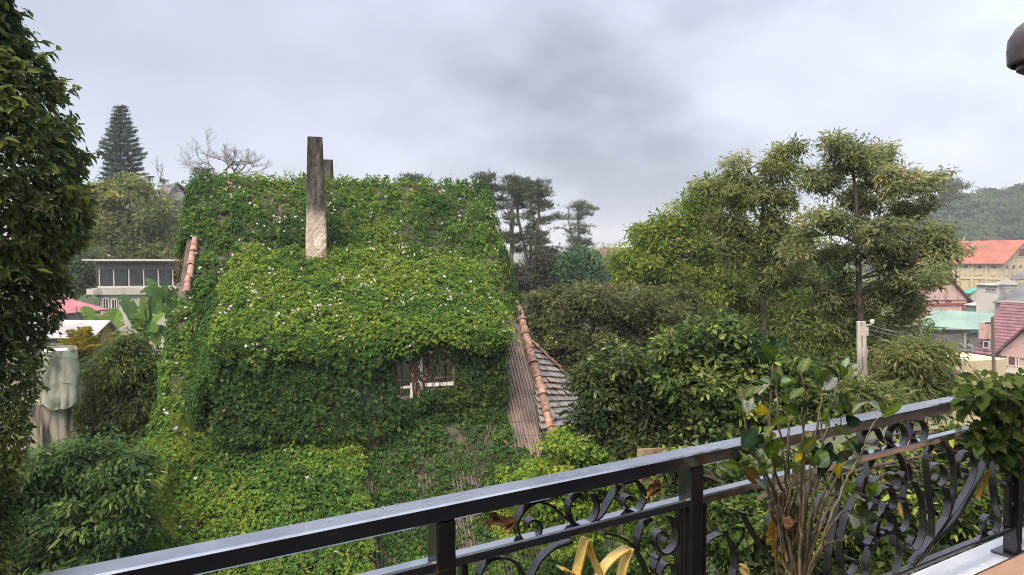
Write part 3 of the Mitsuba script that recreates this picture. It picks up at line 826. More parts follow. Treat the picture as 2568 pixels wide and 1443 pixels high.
def tree(name, label, cat, Y, trunk, lobes, n, L, W, cols, wts, bark="bark", leafm=SATIN, seed=0, group=None, twig=.010, limbs=True, ground=True, twigs=1.0, extra=0, **kw):
    rng = np.random.default_rng(seed + 100)
    sat = []
    for l in lobes:
        for k in range(extra):
            a_ = rng.uniform(0, 2 * np.pi)
            e_ = rng.uniform(.28, .55)
            sat.append((l[0] + math.cos(a_) * l[2] * 1.0, l[1] + math.sin(a_) * l[3] * 1.35, l[2] * e_, max(l[3], l[2] * .6) * e_, (l[4] if len(l) > 4 else 0) + rng.normal(0, .3)))
    nmain = len(lobes)
    lobes = list(lobes) + sat
    key = thing(name, label, cat, group)
    (v, f, c), cen, own = crown(rng, lobes, Y, n, L, W, cols, wts, **kw)
    tb = MB()
    tp = [P(x, y, Y) for x, y, w in trunk]
    tr = [w / 2 * Y / FPX for x, y, w in trunk]
    if ground:
        b = tp[0].copy()
        gz = float(ground_h(b[0], b[1])) - .2
        if gz < b[2] - .3:
            tp = [A3(b[0], b[1], gz)] + tp
            tr = [tr[0] * 1.3] + tr
    tp, tr = np.array(tp), np.array(tr)
    sp = spline(np.hstack([tp, tr[:, None]]), 5)
    sp[:, :3] += rng.normal(0, .25, (len(sp), 3)) * sp[:, 3:] * .6
    tb.add(*tubev(sp[:, :3], np.maximum(sp[:, 3], .006), 8))
    if limbs:
        for q, l in enumerate(lobes):
            l = list(l) + [0] * (5 - len(l))
            c0 = P(l[0], l[1], Y + l[4])
            k = (Y + l[4]) / FPX
            if q >= nmain:
                near = min(lobes[:nmain], key=lambda m_: (m_[0] - l[0]) ** 2 + (m_[1] - l[1]) ** 2)
                s0_ = np.append(P(near[0], near[1], Y + (near[4] if len(near) > 4 else 0)), twig * 2)
            cand = sp[sp[:, 2] < c0[2] - .12 * l[3] * k]
            if not len(cand):
                cand = sp[:1]
            dist = np.linalg.norm(cand[:, :3] - c0, axis=1) + .35 * (c0[2] - cand[:, 2])
            s0 = cand[np.argmin(dist)] if q < nmain else s0_
            mid = s0[:3] * .5 + c0 * .5 + UP * .08 * np.linalg.norm(c0 - s0[:3]) + rng.normal(0, .06, 3) * np.linalg.norm(c0 - s0[:3])
            end = c0 + nz(c0 - s0[:3]) * .12 * l[2] * k
            bp = spline([s0[:3], mid, c0, end], 5)
            r0 = max(twig * 1.6, min(s0[3] * .62, .012 * np.linalg.norm(c0 - s0[:3]) + s0[3] * .25))
            tb.add(*tubev(bp, np.linspace(r0, twig * .8, len(bp)), 6))
            mine = cen[own == q]
            mine = mine[rng.random(len(mine)) < twigs]
            for cc in mine:
                a = bp[rng.integers(4, len(bp))]
                w = np.linspace(0, 1, 4)[:, None]
                tb.add(*tubev(a + (cc - a) * w + UP * (w * (1 - w)) * .25 * np.linalg.norm(cc - a), np.linspace(twig * .8, twig * .35, 4), 4, False))
    put("trunk", tb, bark, key, smooth=50)
    put("crown", MB().add(v, f, c), leafm, key, kind="stuff")
    return key


OLIVE = [(.03, .036, .014), (.05, .056, .02), (.085, .088, .03), (.13, .12, .045)]
LIME = [(.035, .055, .015), (.06, .088, .018), (.095, .13, .022), (.14, .17, .035)]
tree("broadleaf_tree", "tall olive-green tree with rust-tinted clumps standing behind the concrete pole", "tree", 15,
     [(2164, 985, 17), (2160, 850, 17), (2154, 700, 15), (2150, 560, 12), (2142, 450, 8), (2125, 385, 4)],
     [(2130, 400, 48, 38, 0), (2190, 405, 44, 34, .5), (2065, 450, 36, 30, .3), (2250, 455, 48, 30, -.3), (2335, 462, 38, 22, 0), (2150, 500, 58, 30, .8), (2290, 520, 50, 24, .5), (2075, 545, 46, 34, -.3),
      (2205, 585, 58, 30, -.5), (2320, 580, 40, 18, -.5), (2345, 640, 32, 26, -.7), (2280, 680, 50, 32, 0), (2225, 725, 58, 34, .4), (2110, 650, 46, 34, .3), (2268, 765, 32, 26, .3), (2150, 780, 52, 34, .6), (2075, 750, 40, 34, .6), (2250, 815, 46, 26, .5),
      (2400, 622, 26, 7, -.6), (2352, 700, 22, 16, -.8), (2100, 368, 20, 16, 0), (2010, 600, 34, 26, .2), (2240, 640, 40, 24, 0)],
     36000, .105, .034, [(.034, .045, .022), (.056, .068, .03), (.086, .100, .044), (.122, .13, .062), (.13, .11, .055)], [.22, .30, .27, .15, .06], bark="bark_dark", seed=1, nsub=520, rs=.20, gap=.40, droop=.35, gain=3.1, extra=2)
tree("broadleaf_tree", "slim tall tree with thin dark trunk and airy top, left of the olive-green tree", "tree", 16.5,
     [(1916, 880, 12), (1912, 750, 13), (1909, 640, 14), (1912, 560, 12), (1914, 500, 9), (1895, 455, 6), (1862, 405, 3)],
     [(1848, 425, 24, 34), (1975, 390, 28, 26), (1868, 500, 46, 30), (1955, 480, 42, 26), (1805, 470, 36, 12), (1832, 565, 46, 32), (1960, 560, 46, 30), (1890, 610, 52, 32), (1975, 645, 46, 36), (1945, 690, 46, 30), (1838, 640, 38, 26), (1940, 435, 24, 20), (1765, 478, 24, 7)],
     23000, .105, .034, [(.036, .046, .022), (.06, .07, .026), (.09, .105, .042), (.14, .15, .066)], [.24, .32, .27, .17], bark="bark_dark", seed=2, nsub=330, rs=.20, gap=.42, droop=.35, gain=3.1, extra=2)
tree("round_tree", "bright green bushy tree with feathery leaves left of the two slim tall trees", "tree", 25,
     [(1760, 900, 16), (1750, 760, 16), (1745, 640, 12), (1750, 560, 6)],
     [(1640, 600, 55, 40), (1700, 555, 60, 45), (1780, 525, 70, 45), (1740, 640, 90, 60), (1630, 670, 65, 50), (1575, 640, 42, 36), (1850, 640, 80, 70), (1780, 735, 100, 62), (1645, 730, 70, 42), (1610, 590, 25, 26), (1815, 480, 40, 25)],
     36000, .15, .05, LIME, [.18, .34, .34, .14], seed=3, nsub=520, rs=.36, gap=.38, droop=.3, extra=1)
tree("round_tree", "mid green tree filling the gap behind the two tall trees", "tree", 23,
     [(2030, 960, 14), (2030, 800, 12), (2035, 690, 8)],
     [(1900, 760, 90, 70, 1), (2020, 640, 70, 60, 1), (2060, 740, 90, 70), (1990, 830, 90, 60), (2120, 820, 90, 70), (1870, 680, 60, 50, 1), (2220, 830, 80, 60), (2240, 740, 50, 50, 2), (2090, 885, 66, 44), (1985, 890, 60, 40), (2180, 890, 60, 40)],
     28000, .15, .05, [(.03, .048, .015), (.05, .075, .018), (.085, .11, .024), (.12, .14, .04)], [.25, .35, .28, .12], seed=4, nsub=330, rs=.4, gap=.36)
tree("dense_tree", "dull olive dense small-leaved tree just right of the house's terracotta hip", "tree", 21.5,
     [(1480, 1060, 18), (1480, 900, 16), (1490, 800, 8)],
     [(1395, 790, 80, 70), (1480, 760, 80, 50), (1560, 770, 90, 60), (1640, 790, 80, 60), (1400, 880, 85, 70), (1500, 860, 100, 70), (1620, 870, 95, 70), (1690, 840, 65, 60), (1345, 760, 32, 36, 1), (1440, 950, 90, 60), (1560, 950, 100, 60), (1700, 760, 60, 45, 1)],
     52000, .105, .055, [(.030, .038, .018), (.046, .056, .023), (.070, .082, .031), (.105, .112, .046)], [.30, .36, .24, .10], leafm=GLOSSY, seed=5, nsub=800, rs=.26, gap=.2, droop=.1, gain=2.2)
tree("glossy_bush", "dark glossy-leaved bush with pale young tips, below the slim tall tree", "bush", 9.8,
     [(1760, 1240, 14), (1760, 1080, 12), (1770, 960, 8)],
     [(1740, 865, 75, 62), (1800, 850, 75, 55), (1760, 950, 115, 80), (1880, 900, 80, 66), (1900, 990, 105, 70), (1990, 950, 66, 60), (1780, 1060, 110, 55), (2040, 1030, 75, 52), (1680, 900, 50, 45), (1960, 1060, 80, 45)],
     22000, .085, .038, [(.02, .034, .015), (.034, .054, .019), (.062, .088, .026), (.14, .17, .05)], [.24, .30, .26, .20], kind="oval", bark="bark_dark", leafm=GLOSSY, seed=6, nsub=560, rs=.16, gap=.26, droop=-.1)
tree("glossy_bush", "dark leathery bush beside the tiled side roof, in front of the dull olive tree", "bush", 10.6,
     [(1560, 1240, 12), (1560, 1080, 12), (1570, 980, 6)],
     [(1560, 900, 70, 52), (1500, 965, 66, 58), (1620, 960, 90, 72), (1640, 1055, 105, 62), (1510, 1045, 70, 52), (1570, 1100, 90, 40)],
     12500, .085, .036, [(.018, .03, .015), (.032, .047, .02), (.054, .072, .026), (.12, .14, .05)], [.28, .34, .24, .14], kind="oval", bark="bark_dark", leafm=GLOSSY, seed=7, nsub=330, rs=.17, gap=.28, droop=0)
tree("willowy_bush", "pale yellowish bush with narrow drooping leaves at the foot of the concrete pole", "bush", 11.5,
     [(2250, 1180, 10), (2250, 1040, 10), (2250, 940, 6)],
     [(2262, 905, 66, 46), (2195, 985, 66, 44), (2310, 940, 66, 58), (2320, 880, 34, 26), (2250, 1000, 100, 45), (2150, 995, 46, 40, -1.1), (2200, 1010, 50, 40, -1.1), (2380, 880, 26, 9), (2370, 985, 40, 35), (2095, 950, 40, 40)],
     16000, .12, .026, [(.040, .056, .024), (.066, .082, .032), (.10, .112, .044), (.14, .14, .056)], [.24, .36, .26, .14], seed=8, nsub=360, rs=.20, gap=.30, droop=.5)
tree("shade_bush", "dark green thicket seen through the scrolls of the railing", "bush", 7.2,
     [(1900, 1500, 12), (1900, 1350, 10), (1900, 1250, 6)],
     [(1700, 1190, 90, 60, 1), (1850, 1200, 100, 60, .8), (1900, 1310, 120, 70), (2050, 1180, 90, 60, .8), (2060, 1310, 110, 80), (2220, 1180, 100, 70, .6), (2250, 1300, 110, 80), (2400, 1130, 90, 60, .4), (2420, 1240, 100, 80), (2540, 1160, 80, 80, .4), (1960, 1420, 130, 70), (2160, 1420, 120, 70), (2350, 1360, 110, 70), (2480, 1340, 80, 80), (1760, 1330, 110, 80, .5), (1650, 1420, 110, 70, .5)],
     22000, .085, .036, [(.018, .028, .012), (.032, .05, .014), (.06, .085, .02), (.12, .145, .03)], [.34, .34, .2, .12], kind="oval", bark="bark_dark", leafm=GLOSSY, seed=9, nsub=520, rs=.15, gap=.3, droop=.1)
tree("creeper_mound", "bright green creeper mound spilling from the lower right corner of the ivy roof", "creeper", 13.4,
     [(1450, 1260, 6), (1450, 1200, 5), (1450, 1160, 3)],
     [(1405, 1110, 60, 28), (1480, 1135, 80, 36), (1555, 1130, 60, 34), (1440, 1180, 100, 46), (1560, 1200, 110, 50), (1480, 1260, 140, 60), (1340, 1200, 90, 40), (1640, 1180, 60, 40), (1380, 1310, 160, 50), (1600, 1290, 120, 60)],
     20000, .085, .06, [(.045, .075, .016), (.075, .12, .02), (.115, .16, .024), (.16, .19, .035)], [.24, .34, .28, .14], seed=10, nsub=420, rs=.2, gap=.22, thick=.4, limbs=False)
tree("lance_leaf_shrub", "dark shrub with drooping lance leaves in the lower left corner", "shrub", 12,
     [(190, 1480, 12), (190, 1330, 10), (200, 1220, 5)],
     [(130, 1180, 90, 62), (230, 1160, 86, 58), (315, 1205, 66, 60), (115, 1290, 86, 70), (225, 1290, 95, 70), (320, 1320, 60, 58), (150, 1400, 95, 70), (260, 1410, 80, 52), (60, 1220, 56, 80), (20, 1380, 60, 80), (340, 1160, 40, 30)],
     24000, .115, .040, [(.026, .05, .022), (.042, .072, .026), (.066, .10, .032), (.10, .13, .04)], [.30, .36, .24, .10], kind="oval", bark="bark_dark", seed=11, nsub=420, rs=.20, gap=.28, droop=.6, upw=.8, gain=2.2)
tree("leafy_shrub", "tall olive-green shrub between the netted tower and the ivy house", "shrub", 17.5,
     [(310, 1180, 12), (310, 1060, 10), (310, 960, 6)],
     [(300, 915, 80, 52), (255, 985, 62, 60), (345, 985, 62, 66), (300, 1060, 82, 52), (370, 1055, 44, 56), (390, 920, 40, 42), (235, 1060, 40, 50), (330, 860, 44, 26), (410, 1010, 28, 60, .5), (280, 1120, 80, 40), (380, 1120, 50, 40)],
     21000, .14, .045, [(.026, .04, .016), (.042, .062, .02), (.066, .086, .024), (.10, .115, .035)], [.26, .36, .26, .12], bark="bark_dark", seed=12, nsub=420, rs=.24, gap=.26, droop=.6)
# far left
tree("hillside_tree", "shadowy green tree on the slope at the left end of the grey shed", "tree", 55, [(190, 790, 10), (190, 720, 8), (190, 660, 4)],
     [(200, 640, 50, 40), (165, 690, 50, 45), (215, 700, 34, 40, 2), (120, 620, 60, 50)], 8000, .30, .13, [(.026, .042, .02), (.042, .062, .026), (.062, .084, .032)], [.36, .38, .26], seed=44, nsub=220, rs=.6, gap=.3, leafm=MATTE)
tree("feathery_tree", "wide yellow-green feathery tree rising behind the grey shed", "tree", 60,
     [(320, 690, 14), (320, 600, 12), (325, 530, 6)],
     [(250, 505, 50, 45), (320, 490, 66, 42), (385, 540, 55, 45), (290, 570, 85, 50), (400, 600, 55, 36), (245, 600, 60, 42), (330, 630, 110, 30), (210, 560, 40, 60), (440, 635, 40, 22)],
     20000, .36, .16, [(.035, .05, .02), (.058, .075, .024), (.09, .105, .03), (.125, .13, .04)], [.26, .34, .26, .14], seed=13, nsub=420, rs=.8, gap=.34, droop=.2, gain=2.3)


def pine(name, label, Y, trunk, lobes, n, seed, cols=None, group=None, rs=.40, L=.36, W=.075):
    r_ = np.random.default_rng(seed + 900)
    top, tall = lobes[0], trunk[0][1] - trunk[-1][1]
    more = []
    for k in range(9):
        f_ = r_.uniform(.02, .62)
        yy = trunk[-1][1] + f_ * tall * .8
        xx = np.interp(yy, [t[1] for t in trunk[::-1]], [t[0] for t in trunk[::-1]])
        more.append((xx + r_.normal(0, 20), yy + r_.normal(0, 4), r_.uniform(8, 17), r_.uniform(3, 6.5), r_.normal(0, .6)))
    lobes = [(l[0], l[1], l[2] * .8, l[3] * .8) for l in lobes] + more
    n = int(n * .62)
    return tree(name, label, "pine tree", Y, trunk, lobes, n, L, W, cols or [(.030, .042, .026), (.045, .06, .033), (.068, .082, .043)], [.38, .38, .24], kind="tri", bark="bark_pine", leafm=MATTE, seed=seed, group=group, nsub=110, rs=rs, gap=.36, tuft=True, thick=.32, twig=.034, twigs=.6, depth=.8, gain=1.7)


G = "tall pines behind the right edge of the ivy house"
pine("pine_tree", "pine with round crown touching the right end of the ivy roof", 62, [(1262, 740, 11), (1250, 600, 10), (1232, 520, 8), (1222, 470, 5)], [(1212, 448, 32, 20), (1238, 470, 22, 16), (1262, 590, 30, 14), (1250, 500, 16, 10)], 4200, 31, group=G)
pine("pine_tree", "tallest straight-trunked pine of the tall pine group", 62, [(1284, 760, 13), (1284, 620, 12), (1284, 520, 9), (1288, 460, 5)], [(1290, 452, 34, 14), (1265, 470, 24, 12), (1312, 470, 24, 14), (1290, 482, 36, 14), (1258, 515, 22, 10), (1320, 500, 18, 8), (1282, 600, 34, 14)], 6000, 32, group=G)
pine("pine_tree", "leaning pine with forked trunk in the middle of the tall pine group", 64, [(1335, 750, 9), (1315, 620, 8), (1300, 550, 7), (1296, 490, 4)], [(1300, 470, 24, 14), (1318, 520, 20, 8), (1280, 545, 20, 8), (1340, 600, 34, 12)], 3600, 33, group=G)
pine("pine_tree", "slender pine with flat-topped crown, right of the forked one", 61, [(1342, 740, 9), (1340, 640, 8), (1350, 550, 7), (1352, 480, 4)], [(1352, 462, 26, 13), (1368, 480, 16, 10), (1340, 488, 24, 12), (1370, 520, 24, 9), (1388, 545, 22, 8), (1350, 610, 26, 10), (1362, 590, 20, 8)], 4600, 34, group=G)
pine("pine_tree", "thin pine with crossing trunk in the tall pine group", 65, [(1318, 740, 7), (1330, 640, 7), (1338, 560, 6), (1330, 500, 4)], [(1330, 478, 24, 12), (1318, 455, 18, 9), (1345, 640, 30, 12), (1310, 625, 26, 12)], 3200, 35, group=G)
pine("pine_tree", "lone flat-topped pine standing right of the tall pine group", 72, [(1452, 690, 8), (1452, 600, 7), (1450, 545, 5), (1449, 515, 3)], [(1450, 512, 32, 8), (1470, 522, 22, 8), (1435, 520, 18, 6), (1472, 538, 14, 5), (1452, 606, 34, 14), (1475, 615, 20, 10), (1440, 625, 26, 12)], 3800, 36, rs=.45)
pine("pine_tree", "small broken pine leaning beside the lone flat-topped pine", 71, [(1442, 680, 6), (1436, 600, 5), (1424, 550, 3)], [(1430, 540, 11, 8), (1415, 545, 8, 5), (1400, 540, 12, 5)], 800, 37, rs=.35)
pine("pine_tree", "round dark pine crown showing above the ridge of the ivy house", 70, [(1037, 640, 10), (1037, 520, 9), (1037, 455, 5)], [(1037, 445, 34, 10), (1010, 455, 24, 9), (1062, 455, 24, 9), (1037, 462, 46, 10)], 4200, 38)
pine("pine_tree", "grey-green pine close to the left end of the ivy roof, under the bare tree", 58, [(508, 700, 10), (508, 560, 9), (506, 450, 5)], [(505, 432, 30, 14), (525, 445, 26, 12), (492, 455, 22, 14), (500, 500, 30, 22), (480, 540, 34, 26), (510, 570, 32, 30), (470, 600, 34, 26), (500, 640, 36, 26)], 6200, 39, cols=[(.034, .042, .03), (.05, .06, .04), (.075, .082, .055)])
pine("pine_tree", "thin greyish pine left of the one under the bare tree", 64, [(440, 700, 8), (440, 600, 7), (438, 520, 4)], [(440, 510, 34, 18), (415, 540, 26, 18), (455, 555, 34, 22), (420, 590, 32, 20), (455, 600, 30, 20)], 4200, 40, cols=[(.045, .05, .035), (.065, .07, .045), (.09, .092, .06)])
tree("dark_tree", "dusky dark tree under the tall pines", "tree", 52, [(1375, 740, 10), (1375, 690, 9), (1375, 640, 5)],
     [(1375, 655, 48, 36), (1325, 690, 46, 34), (1420, 680, 44, 34), (1365, 700, 70, 24), (1290, 690, 30, 40)], 9000, .30, .12, [(.026, .028, .02), (.038, .04, .026), (.055, .058, .034)], [.4, .36, .24], seed=41, nsub=240, rs=.4, gap=.3, gain=1.4, leafm=MATTE)
tree("green_tree", "deep green rounded tree below the lone flat-topped pine", "tree", 50, [(1460, 740, 8), (1460, 690, 7), (1460, 650, 4)],
     [(1462, 655, 34, 26), (1440, 690, 40, 22), (1480, 690, 30, 26), (1430, 660, 24, 20)], 6500, .26, .11, [(.018, .04, .022), (.03, .06, .03), (.05, .085, .04)], [.36, .38, .26], seed=42, nsub=180, rs=.55, gap=.3, leafm=MATTE)
tree("far_tree", "hazy trees in the gap between the flat-topped pine and the bright green tree", "tree", 110, [(1520, 720, 5), (1520, 690, 4), (1520, 660, 3)],
     [(1520, 655, 40, 12), (1560, 650, 30, 16), (1490, 665, 30, 14), (1535, 690, 60, 18), (1580, 680, 30, 20)], 5000, .5, .25, [(.03, .05, .025), (.045, .07, .03), (.06, .085, .035)], [.36, .38, .26], seed=43, nsub=150, rs=1.0, gap=.3, leafm=MATTE)

# Norfolk-island-type conifer, whorl by whorl
nk = thing("conifer", "tall dark conical conifer rising above the trees on the left", "conifer")
rng = np.random.default_rng(50)
YC = 85
ctop, cbot = P(302, 266, YC), P(303, 640, YC)
put("trunk", MB().add(*tubev([cbot, cbot * .5 + ctop * .5, ctop], [.28, .18, .02], 8)), "bark_dark", nk)
br, lf = MB(), MB()
H = ctop[2] - cbot[2]
z = ctop[2] - .2
lev = 0
while z > P(303, 500, YC)[2]:
    u = (ctop[2] - z)
    reach = min(2.35, .22 + .42 * u ** .92) * rng.uniform(.86, 1.06)
    nb = 5 + min(4, lev // 3)
    ph = rng.uniform(0, 6)
    for b in range(nb):
        a = ph + b * 2 * np.pi / nb + rng.normal(0, .08)
        d = A3(math.cos(a), math.sin(a), 0)
        rr = reach * rng.uniform(.8, 1.08)
        w = np.linspace(0, 1, 6)[:, None]
        p0 = A3(ctop[0], ctop[1], z)
        q = p0 + d * w * rr + UP * (-.10 * w + .28 * w ** 2.4) * rr
        br.add(*tubev(q, np.linspace(.045, .012, 6), 4, False))
        k = int(14 + 46 * rr)
        w = rng.random(k) ** .75
        pp = p0 + d * (w * rr)[:, None] + UP * ((-.10 * w + .28 * w ** 2.4) * rr)[:, None] + rng.normal(0, 1, (k, 3)) * A3(.15, .15, .05)
        v, f, c = leafv(pp, rng.normal(0, .3, (k, 3)) + UP * .8 - A3(.2, .6, 0), d * .8 + UP * .35 + rng.normal(0, .35, (k, 3)), .46, .16, "fold", palette(rng, [(.022, .046, .03), (.034, .062, .04), (.048, .08, .048)], rng.integers(0, 3, k), .2, .05))
        lf.add(v, f, c)
    z -= .46 + .012 * lev
    lev += 1
put("branches", br, "bark_dark", nk)
put("crown", lf, MATTE, nk, kind="stuff")

# leafless spreading tree
bk = thing("bare_tree", "leafless spreading tree with twisted branches above the left end of the ivy roof", "tree")
rng = np.random.default_rng(61)
YB = 60
tb = MB()
ub = P(560, 450, YB)
gb = A3(ub[0], ub[1], float(ground_h(ub[0], ub[1])))
tb.add(*tubev(spline([gb, gb * .5 + ub * .5 + A3(.1, 0, 0), ub], 4), np.linspace(.24, .13, 9), 8))


def sprout(p, d, ln, r, lev):
    k = 5
    q, pts = p.copy(), [p.copy()]
    for i in range(k):
        d = nz(d + rng.normal(0, .24, 3) * A3(1, 1, .55) + UP * (.0 if lev < 4 else .10))
        q = q + d * ln / k
        pts.append(q.copy())
    tb.add(*tubev(pts, np.linspace(r, r * .6, k + 1), 5 if lev < 3 else 3, False))
    if lev >= 6:
        return
    for i in range(2 if rng.random() < .45 else 3):
        a = pts[-1] if i < 2 else pts[rng.integers(2, k)]
        nd = nz(d + rng.normal(0, .6, 3) * A3(1, 1, .30) - UP * .10)
        sprout(a, nd, ln * rng.uniform(.62, .84), r * .68, lev + 1)


for tx, ty, dy in ((430, 398, 0), (500, 372, 2), (545, 362, -2), (640, 388, 1), (690, 410, 0), (600, 372, -1)):
    t0 = P(tx, ty, YB + dy)
    d = t0 - ub
    sprout(ub - UP * rng.uniform(0, .5), nz(d * A3(1.3, 1, .7)), np.linalg.norm(d) * .50, .10, 1)
put("branches", tb, "bark", bk, smooth=60)

# two small tufted palms far left
for px, py, txt in ((374, 448, "left"), (410, 456, "right")):
    pk = thing("tufted_palm", f"tiny tufted palm on the far skyline, {txt} one of the pair", "palm", "far skyline palms")
    b = P(px, py, 90)
    g0 = A3(b[0], b[1], float(ground_h(b[0], b[1])))
    put("trunk", MB().add(*tubev([g0, b], [.16, .10], 6)), "bark", pk)
    mbp = MB()
    for a in np.arange(11) * 2.4:
        frond(mbp, b, b + A3(math.cos(a) * .75, math.sin(a) * .75, rng.uniform(-.5, .35)), .35, .3, rng, (.035, .05, .035), 12)
    put("crown", mbp, MATTE, pk, kind="stuff")

# ------------------------------------------------------------------ pine hill, far right
rng = np.random.default_rng(70)
hf, ht = MB(), MB()
cnt = 0
while cnt < 420:
    x, y = rng.uniform(100, 330), rng.uniform(215, 340)
    if not .50 < x / y < .95:
        continue
    g = float(ground_h(x, y))
    if g < -6:
        continue
    h = rng.uniform(7, 12)
    r = rng.uniform(2.2, 4.0)
    ht.add(*tubev([[x, y, g], [x + rng.normal(0, .4), y, g + h * .9]], [.28, .12], 5, False))
    n = 420
    k = rng.integers(4, 8)
    cc = np.stack([x + rng.normal(0, r * .5, k), y + rng.normal(0, r * .5, k), g + h * rng.uniform(.45, 1.0, k)], 1)
    i = rng.integers(0, k, n)
    pos = cc[i] + rng.normal(0, 1, (n, 3)) * A3(r * .5, r * .5, r * .15)
    v, f, c = leafv(pos, rng.normal(0, .14, (n, 3)) + UP * .9 + (pos - cc[i]) * A3(.7, .7, 1.6) / r - A3(.2, .45, 0), rng.normal(0, 1, (n, 3)), 1.7, 1.0, "fold", palette(rng, [(.036, .062, .034), (.05, .08, .042), (.07, .10, .05)], np.full(n, rng.integers(0, 3)), .06, .02))
    hf.add(v, f, c)
    cnt += 1
hk = thing("hill_forest", "hazy pine wood covering the hill behind the orange-roofed hall", "forest", kind="stuff")
put("crowns", hf, MATTE, hk, kind="stuff")
put("trunks", ht, "bark_pine", hk, kind="stuff")
pine("pine_tree", "tall hazy pine with bare pale trunk on the hill's left edge", 200, [(2381, 560, 5), (2381, 500, 5), (2380, 460, 3)], [(2378, 458, 36, 12), (2400, 470, 30, 10), (2352, 475, 24, 10), (2385, 485, 40, 10), (2360, 510, 30, 14)], 3500, 71, rs=1.3, L=1.0, W=.3)
rng = np.random.default_rng(72)
# low trees filling the far valley
vf = MB()
for k in range(520):
    y = rng.uniform(95, 420) if k < 420 else rng.uniform(500, 900)
    x = y * rng.uniform(-.75, .80)
    if abs(x / y - .68) < .11 and y < 210:
        continue
    g = float(ground_h(x, y))
    r = rng.uniform(1.6, 3.6) * (1 if y < 420 else 2.5)
    n = 110
    pos = A3(x, y, g + r * .9) + nz(rng.normal(0, 1, (n, 3))) * A3(r, r, r * .9) * rng.uniform(.6, 1, (n, 1))
    v, f, c = leafv(pos, pos - A3(x, y, g) + rng.normal(0, 1, (n, 3)), rng.normal(0, 1, (n, 3)), r * .42, r * .26, "fold", palette(rng, [(.025, .045, .022), (.04, .065, .026), (.058, .08, .03)], np.full(n, rng.integers(0, 3)), .2, .05))
    vf.add(v, f, c)
vk = thing("valley_trees", "low hazy tree cover over the far valley floor", "woods", kind="stuff")
put("foliage", vf, MATTE, vk, kind="stuff")
# garden undergrowth between the balcony and the house
uf = MB()
n = 60000
ux, uy = rng.uniform(-9.5, 9.5, n), rng.uniform(2.2, 21, n)
hz = 1.6 * meshkit.fbm(np.stack([ux * .5, uy * .5, 0 * ux], -1), 3)
pos = np.stack([ux, uy, ground_h(ux, uy) + hz * rng.uniform(.3, 1, n) + .1], 1)
v, f, c = leafv(pos, UP + rng.normal(0, .6, (n, 3)), rng.normal(0, 1, (n, 3)), .2, .11, "fold", palette(rng, [(.025, .04, .015), (.045, .07, .02)], rng.integers(0, 2, n), .25, .06))
uk = thing("undergrowth", "dark green undergrowth on the ground around the house", "undergrowth", kind="stuff")
put("foliage", uf.add(v, f, c), MATTE, uk, kind="stuff")

# ------------------------------------------------------------------ creeper-clad tree at the left edge
rng = np.random.default_rng(80)
YV = 6.6
vk = thing("creeper_clad_tree", "tall dark tree wrapped in glossy creeper along the left edge", "tree")
rows = np.array([-90, 0, 50, 130, 200, 280, 350, 420, 500, 600, 680, 740, 800, 870, 950, 1050, 1120, 1200, 1300, 1443, 1600])
edge = np.array([5, 28, 45, 95, 132, 168, 190, 208, 212, 190, 165, 146, 132, 96, 80, 82, 52, 40, 30, 28, 22])
AX = -130


def vine_r(row, th):
    r = (np.interp(row, rows, edge) - AX) * YV / FPX
    q = np.stack([np.cos(th) * 1.6, np.sin(th) * 1.6, row / 95.0], -1)
    return r * (.74 + .34 * meshkit.fbm(q, 3, 2)) + .10 * (meshkit.fbm(q * 3, 2, 4) - .5)


def vine_pos(row, th, inn):
    c = np.stack([P(AX, r, YV) for r in np.atleast_1d(row)])
    r = vine_r(row, th) - inn
    return c + np.stack([np.cos(th) * r, -np.sin(th) * r * .9, 0 * r], -1)


n = 60000
row, th = rng.uniform(-90, 1600, n), rng.uniform(-.55, 2.3, n)
hole = meshkit.fbm(np.stack([row / 60, th * 2.5, 0 * th], -1), 3, 9)
keep = hole > np.where(row > 840, .12, .27)
row, th = row[keep], th[keep]
n = len(row)
inn = rng.exponential(.09, n) + np.where(rng.random(n) < .5, 0, rng.uniform(0, .45, n))
pos = vine_pos(row, th, inn)
out = np.stack([np.cos(th), -np.sin(th), 0 * th], -1)
# shoots that reach out of the mass, with leaves along them
shoots = MB()
for k in range(190):
    r0, t0 = rng.uniform(-60, 1443), rng.uniform(-.2, 1.9)
    p0 = vine_pos(np.array([r0]), np.array([t0]), np.array([.05]))[0]
    o = A3(math.cos(t0), -math.sin(t0), 0)
    ln = rng.uniform(.12, .34) * (1 if r0 < 800 else .8)
    d = nz(o + UP * (rng.uniform(.1, .9) if r0 < 650 else rng.uniform(-1.2, .2)) + rng.normal(0, .25, 3))
    w = np.linspace(0, 1, 6)[:, None]
    q = p0 + d * w * ln - UP * w ** 2 * ln * .15
    shoots.add(*tubev(q, np.linspace(.005, .002, 6), 4, False))
    k2 = int(6 + ln * 40)
    ww = rng.uniform(.15, 1, k2)[:, None]
    pp = p0 + d * ww * ln - UP * ww ** 2 * ln * .15
    pos = np.vstack([pos, pp])
    out = np.vstack([out, np.repeat((o * .5 + UP * .4)[None], k2, 0)])
n = len(pos)
tone = meshkit.fbm(pos * 2.0, 3, 6) + rng.normal(0, .12, n)
low = np.clip((P(0, 640, YV)[2] - pos[:, 2]) / 1.2, 0, 1)
VC_ = [(.045, .068, .03), (.078, .108, .036), (.12, .155, .046), (.18, .205, .06), (.22, .25, .05)]
ci = np.searchsorted([.36, .50, .62, .74], tone)
L = .072 * np.exp(np.clip(rng.normal(0, .34, n), -.9, .6)) * (1 - .34 * low)
tipd = out * .55 - UP * .45 + rng.normal(0, .55, (n, 3))
nn = UP * .65 + out * .55 + rng.normal(0, .45, (n, 3))
colr = palette(rng, VC_, ci, .2, .06)
